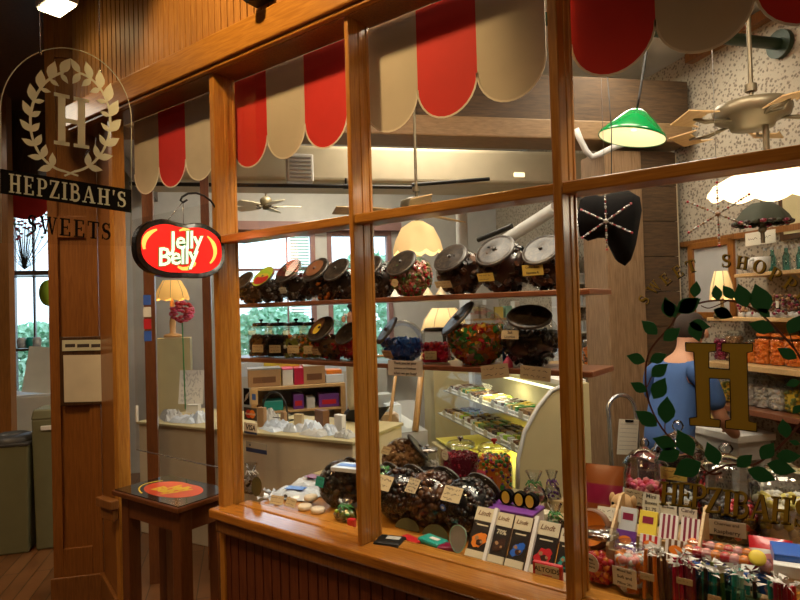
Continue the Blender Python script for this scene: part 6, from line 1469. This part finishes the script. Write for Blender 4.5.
o = MB().tube([at(378, 165, 4.2), at(377, 187, 4.2), at(379, 215, 4.2)], .01, 6).build('thin_conduit', 'lightgrey', None); bpy.data.objects.remove(o)
p0, p1 = at(505, 240, 4.6), at(556, 208, 4.1); pipe(p0, p1, .045, 'ceiling_white', 'fat white pipe slanting up behind the large dark chocolate jar')
p0, p1 = at(478, 240, 4.3), at(512, 226, 4.1); pipe(p0, p1, .018, 'iron', 'short black arm slanting up below the fat white pipe')
p0, p1 = at(463, 280, 5.2), at(461, 200, 5.2); pipe(p0, p1, .05, 'ceiling_white', 'white vertical pipe on the far wall behind the chocolates jar')
# ------------------------------------------------------------------ right wall: shelves, frame, lamp, jars
SW = 2.925
def wall_z(px, py, S=2.75): return on_s(px, py, S).z
def rshelf(name, label, z, pxa, pxb, depth=.28, th=.03, mt='pine'):
    ta = on_s(pxa, 300, SW - depth).dot(E2); tb = -0.6 if pxb >= 800 else on_s(pxb, 300, SW).dot(E2)
    T = stthing(name, label, 'shelf', SW - depth, (ta + tb) / 2, z); Lh = abs(ta - tb) / 2
    MB().box2((0, -Lh, -th), (depth, Lh, 0)).build('board', mt, T, bevel=.003)
    m_ = MB()
    for k in (-.8, 0, .8): m_.prism([(depth, -th), (depth, -th - .12), (.06, -th)], -.01, .01, 0, frame(V3((0, Lh * k, 0)), (1, 0, 0), (0, 0, 1)))
    m_.build('bracket', mt, T); return T
zA = on_s(770, 271, 2.67).z; zB = on_s(770, 318, 2.65).z; zC = on_s(770, 368, 2.62).z; zD = on_s(760, 412, 2.62).z
rshelf('wall_shelf', 'highest wall shelf with clear bottles and a white cup', zA, 735, 800, .22, .02)
rshelf('wall_shelf', 'second wall shelf with small dried figures and a price tag', zB, 706, 800, .26, .02)
rshelf('wall_shelf', 'third wall shelf carrying the tall jars of orange candy', zC, 700, 800, .30)
rshelf('wall_shelf', 'lowest wall shelf carrying the clear jars of white candy', zD, 700, 800, .30, .03, 'shelf_wood')
def wp(px, S, z):
    p = on_s(px, 300, S); return V3((p.x, p.y, z))
rr = random.Random(31)
for i, px in enumerate((767, 774, 781, 788, 795, 802)):
    T = thing('glass_bottle', 'small clear bottle in the row on the highest wall shelf', 'bottle', wp(px, 2.80, zA), ROT, 'clear bottles on the highest wall shelf')
    MB().lathe([(0, .002), (.018, .002), (.019, .01), (.019, .075), (.009, .10), (.009, .125)], 14).build('glass_body', 'teal_glass' if i % 2 else 'jar_glass', T); MB().cyl((0, 0, .122), (0, 0, .135), .010, None, 10).build('stopper', 'lightgrey', T)
T = thing('white_cup', 'white cup with a large handle on the highest wall shelf', 'cup', wp(762, 2.76, zA), ROT)
MB().lathe([(0, .002), (.03, .0), (.048, .03), (.05, .085), (.047, .085), (.044, .03), (0, .01)], 24).build('cup_body', 'white', T); MB().tube([(-.045, 0, .075), (-.08, 0, .065), (-.08, 0, .03), (-.045, 0, .02)], .007, 8).build('handle', 'white', T)
for i, px in enumerate((742, 750, 757, 764, 771, 778, 785, 792, 799)):
    T = thing('dried_bouquet', 'small brown and red dried bunch in the row on the second wall shelf', 'ornament', wp(px, 2.76, zB), ROT, 'dried bunches on the second wall shelf'); mb = MB()
    for k in range(26): a = V3((rr.gauss(0, .022), rr.gauss(0, .018), rr.uniform(.02, .12))); mb.ico(a, rr.uniform(.006, .012), rr.randrange(4))
    stuff(mb.build('dried_heads', ['brown', 'c_dark', 'c_tan', 'c_wine'], T)); MB().lathe([(0, 0), (.025, 0), (.02, .03), (0, .03)], 10).build('pot', 'lightgrey', T)
mb = MB(); card(mb, .075, .035, frame(V3((0, 0, 0)), (1, 0, 0), (0, 0, 1)), 2, 0, 1, .001, 3); o = mb.build('price_card', ['paper', 'ink'], None, wp(777, 2.66, zB + .07), ROT + .9); tag(o, 'white card in front of the dried bunches on the second wall shelf', 'card')
for i, (px, m1, h) in enumerate(((721, 'c_wine', .17), (733, 'c_tan', .20), (752, 'c_orange', .15), (763, 'orange', .19), (778, 'orange', .19), (793, 'orange', .18))):
    stack_jar(wp(px, 2.76, zC), .10, h, [m1, m1], ['jar of dark red candy beside the gold initial on the third wall shelf', 'jar of tan candy behind the gold initial on the third wall shelf', 'short jar of orange candy just past the gold initial', 'tall jar of bright orange candy, first of the three tall ones', 'tall jar of bright orange candy, middle of the three tall ones', 'tall jar of bright orange candy, last before the picture edge'][i], 'candy jars on the third wall shelf', rot=ROT, fill=.93, csize=.011, n=110, seed=90 + i, knob=None, lidmat='orange' if i > 2 else 'jar_glass', neck=.7)
for i, px in enumerate((726, 748, 762, 777, 793)):
    stack_jar(wp(px, 2.76, zD), .115, .20, ['c_white', 'pale_candy'] if i not in (0, 4) else ['c_yellow', 'c_olive'], ['jar of pale yellow candy behind the foot of the gold initial', 'jar of white candy with a red band, just past the gold initial', 'jar of white candy with a red band, second past the gold initial', 'jar of white candy on the lowest wall shelf below the tall orange jars', 'jar of pale green candy on the lowest wall shelf near the picture edge'][i], 'candy jars on the lowest wall shelf', rot=ROT, fill=.72, csize=.011, n=110, seed=100 + i, knob=None, lidmat='jar_glass', neck=.8, tag_=(0, .10, .07, .022, 'c_red', 1) if i in (1, 2) else None)
# framed picture on the wallpaper
ta = on_s(688, 240, 2.91).dot(E2); tb = on_s(734, 240, 2.91).dot(E2); z1 = on_s(712, 240, 2.91).z; z0 = on_s(712, 319, 2.91).z; wf = abs(ta - tb); hf = z1 - z0
T = stthing('framed_mirror', 'wood framed mirror on the wallpaper behind the small lamp', 'mirror', 2.928, (ta + tb) / 2, (z0 + z1) / 2)
MB().box2((-.012, -wf / 2, -hf / 2), (0, wf / 2, hf / 2)).build('mirror_face', 'lightgrey', T)
fr = MB(); q = .045
fr.box2((-.03, -wf / 2, -hf / 2), (-.0, -wf / 2 + q, hf / 2)).box2((-.03, wf / 2 - q, -hf / 2), (0, wf / 2, hf / 2)).box2((-.03, -wf / 2, -hf / 2), (0, wf / 2, -hf / 2 + q)).box2((-.03, -wf / 2, hf / 2 - q), (0, wf / 2, hf / 2)); fr.build('frame', 'pillar_wood', T, bevel=.006)
ps = wp(722, 2.70, on_s(722, 297, 2.70).z); table_lamp(V3((ps.x, ps.y, zB)), 'small lamp with a yellow paper shade before the framed mirror', .066, .15, 'shade_cream', 'brass', 1.0, ps.z - zB, 6, rb=.03)
# flowered lampshade on the rail
p = on_s(762, 218, 2.62); T = thing('flower_lampshade', 'dark green flower trimmed lampshade hanging below the glowing glass lamp', 'lampshade', p - V3((0, 0, .03)))
def ruf(v): v = V3(v); a = math.atan2(v.y, v.x); v.z += .012 * math.sin(a * 7) * (1 if v.z < .05 else 0); return v
MB().lathe([(.135, .0), (.12, .03), (.09, .075), (.05, .105), (0, .11)], 40, 0, None, True, ruf).build('shade', 'dark_green', T)
mb = MB()
for i in range(22): a = 2 * PI * i / 22; mb.ico((.128 * math.cos(a), .128 * math.sin(a), .004), (.018, .018, .012), i % 3)
mb.build('flower_trim', ['c_dark', 'dark_green', 'c_wine'], T); MB().cyl((0, 0, .10), (0, 0, .20), .006).sphere((0, 0, -.03), .02, 10, 6).cyl((0, 0, -.10), (0, 0, 0), .010).build('stem', 'brass', T)
mb = MB(); a = on_s(745, 233, 2.85); b = on_s(776, 243, 2.85); card(mb, abs((b - a).dot(E2)), abs(a.z - b.z) * .9, frame(V3((0, 0, 0)), -E2, ZU), 1, 0, 1, .001, 2); o = mb.build('wall_note', ['paper', 'ink'], None, (a + b) / 2); tag(o, 'long white note under the flower trimmed lampshade', 'note')
T = stthing('dark_picture', 'dark framed picture on the wallpaper at the edge of the view', 'picture', 2.925, on_s(797, 210, 2.9).dot(E2), on_s(797, 212, 2.9).z); MB().box2((-.02, -.16, -.14), (0, .12, .14)).build('frame', 'dark_wood', T, bevel=.004); MB().box2((-.022, -.13, -.11), (-.018, .09, .11)).build('print', 'beige', T)
# worktop behind the person and small kitchen things
zt = on_t(712, 423, 3.0).z; T = stthing('work_table', 'off-white work table in front of the person', 'table', s_of(700, 3.0), 3.0)
Lw = 2.86 - s_of(700, 3.0); MB().box2((-.1, -.35, zt - .04), (Lw - .05, .15, zt)).build('tabletop', 'white', T, bevel=.004); MB().box2((-.08, -.33, zt - .14), (Lw - .07, .13, zt - .04)).build('apron', 'plaster', T)
for x in (-.08, Lw - .12):
    for y in (-.33, .08): MB().box2((x, y, 0), (x + .05, y + .05, zt - .14)).build('leg', 'plaster', T)
boxat('yellow_notes', 'pile of yellow notes on the off-white work table', 'paper', 714, 2.95, zt, .07, .07, .10, 'yellow_paper')
T = stthing('steel_canister', 'shiny steel canister on the work table behind the gold initial', 'canister', s_of(723, 3.0), 3.0, zt); MB().lathe([(0, 0), (.04, 0), (.04, .20), (.03, .23), (0, .235)], 18).build('body', 'chrome', T)
# ------------------------------------------------------------------ people
def skin_chain(mb_pts, edges, radii, name, mt, parent, sub=2, root=0):
    me = bpy.data.meshes.new(name); me.from_pydata([tuple(p) for p in mb_pts], edges, []); me.materials.append(MATS[mt])
    o = bpy.data.objects.new(name, me); COL.objects.link(o); o.parent = parent
    sk = o.modifiers.new('skin', 'SKIN'); sk.use_smooth_shade = True
    for i, r in enumerate(radii):
        r = r if hasattr(r, '__len__') else (r, r); me.skin_vertices[0].data[i].radius = r
    me.skin_vertices[0].data[root].use_root = True
    sb = o.modifiers.new('sub', 'SUBSURF'); sb.levels = sub; sb.render_levels = sub
    return o
def person(label, s, t, H, rot, bend, arms, tee, pants, apron=None):
    T = thing('person', label, 'person', ST(s, t, 0), ROT + rot)
    k = H / 1.7; f = bend
    P = {'pel': (0, 0, .93), 'wai': (0, .02 * f, 1.06), 'che': (0, .10 * f, 1.26), 'nk0': (0, .16 * f, 1.41), 'nk': (0, .20 * f, 1.47), 'h0': (0, .25 * f, 1.53), 'h1': (0, .29 * f, 1.61), 'h2': (0, .29 * f, 1.66)}
    names = list(P); V = [V3(P[n]) * k for n in names]; E = [(0, 1), (1, 2), (2, 3), (3, 4), (4, 5), (5, 6), (6, 7)]; R = [(.115, .085), (.115, .085), (.13, .095), (.075, .06), (.05, .05), (.07, .075), (.082, .092), (.055, .065)]
    def addv(p, r, frm): V.append(V3(p) * k); R.append(r); E.append((frm, len(V) - 1)); return len(V) - 1
    for sgn, arm in ((-1, arms[0]), (1, arms[1])):
        a = addv((sgn * .155, .13 * f, 1.37), .055, 3); b = addv(arm[0], .042, a); c = addv(arm[1], .034, b); w = addv(arm[2], .026, c)
        d = (V3(arm[2]) - V3(arm[1])).normalized(); sd = d.cross(ZU).normalized(); up = sd.cross(d)
        pm = addv(V3(arm[2]) + d * .06, (.036, .020), w)
        for j in range(4):
            b0 = V3(arm[2]) + d * .085 + sd * ((j - 1.5) * .020); L = (.055, .068, .072, .062)[j]; q0 = addv(b0, .0095, pm); q1 = addv(b0 + d * L * .55 - up * .010, .0085, q0); addv(b0 + d * L * .85 - up * .035, .0075, q1)
        q0 = addv(V3(arm[2]) + d * .03 - sd * sgn * .035, .011, pm); addv(V3(arm[2]) + d * .07 - sd * sgn * .050 - up * .02, .0085, q0)
        h = addv((sgn * .085, .0, .86), .080, 0); kn = addv((sgn * .10, .03, .50), .062, h); an = addv((sgn * .10, .0, .09), .042, kn); addv((sgn * .11, .13, .03), (.038, .028), an)
    skin_chain(V, E, [(r[0] * k, r[1] * k) if hasattr(r, '__len__') else r * k for r in R], 'body', 'skin', T)
    V = [V3(P[n]) * k for n in ('pel', 'wai', 'che', 'nk0')]; V[0].z -= .07 * k; E = [(0, 1), (1, 2), (2, 3)]; R = [(.168, .142), (.148, .120), (.155, .115), (.085, .07)]
    V[-1].z -= .01
    for sgn, arm in ((-1, arms[0]), (1, arms[1])):
        a = addv((sgn * .160, .13 * f, 1.365), .074, 3); b = addv(V3((sgn * .160, .13 * f, 1.365)).lerp(V3(arm[0]), .45), .070, a); addv(V3((sgn * .160, .13 * f, 1.365)).lerp(V3(arm[0]), .85), .066, b)
    skin_chain(V, E, [(r[0] * k, r[1] * k) if hasattr(r, '__len__') else r * k for r in R], 'shirt', tee, T)
    V = [V3((0, .015, 1.0)) * k]; E = []; R = [(.155, .130)]
    for sgn in (-1, 1): h = addv((sgn * .088, .0, .86), .105, 0); kn = addv((sgn * .10, .03, .50), .078, h); addv((sgn * .10, .0, .10), .062, kn)
    skin_chain(V, E, [(r[0] * k, r[1] * k) if hasattr(r, '__len__') else r * k for r in R], 'trousers', pants, T)
    hc = V3(P['h1']) * k
    def hair_post(v): v = V3(v); return v
    hb = MB(); hb.sphere(hc + V3((0, -.014, .022)) * k, .104 * k, 20, 12, sc=(.86, .98, 1.0)); hb.v = [v if not (v.y > hc.y + .045 * k and v.z < hc.z + .055 * k) else V3((v.x * .9, hc.y + .045 * k, v.z)) for v in hb.v]; hb.build('hair', 'hair', T)
    for sgn in (-1, 1): MB().sphere(hc + V3((sgn * .086, .01, -.015)) * k, .026 * k, 10, 8, sc=(.4, .8, 1.1)).build('ear', 'skin', T)
    MB().sphere(hc + V3((0, .098, -.02)) * k, .016 * k, 10, 8, sc=(.8, 1.1, 1.5)).build('nose', 'skin', T)
    for sgn in (-1, 1): MB().sphere(hc + V3((sgn * .034, .082, .01)) * k, .011 * k, 10, 8).build('eye', 'white', T)
    MB().sphere(hc + V3((0, .084, -.055)) * k, .02 * k, 10, 6, sc=(1.1, .4, .3)).build('mouth', 'c_pinkw', T)
    for sgn in (-1, 1): MB().sphere(V3((sgn * .11, .06, .035)) * k, .06 * k, 12, 8, sc=(.75, 1.9, .6)).build('shoe', 'black', T)
    return T
tp = 2.60; sp = s_of(662, tp)
person('person in a blue T-shirt seen from behind, leaning over the work table', sp, tp, 1.47, -1.2, 1.1, (((-.20, .22, 1.14), (-.16, .42, 1.06), (-.08, .50, 1.04)), ((.215, .20, 1.12), (.22, .36, 1.00), (.16, .46, 1.0))), 'tee', 'trousers')
tq = 4.15; person('person in a cream top and dark trousers half hidden by the wide mullion', s_of(360, tq), tq, 1.60, PI / 2, .1, (((-.20, .02, 1.12), (-.20, .05, .90), (-.19, .07, .84)), ((.20, .02, 1.12), (.20, .05, .90), (.19, .07, .84))), 'cream', 'trousers')
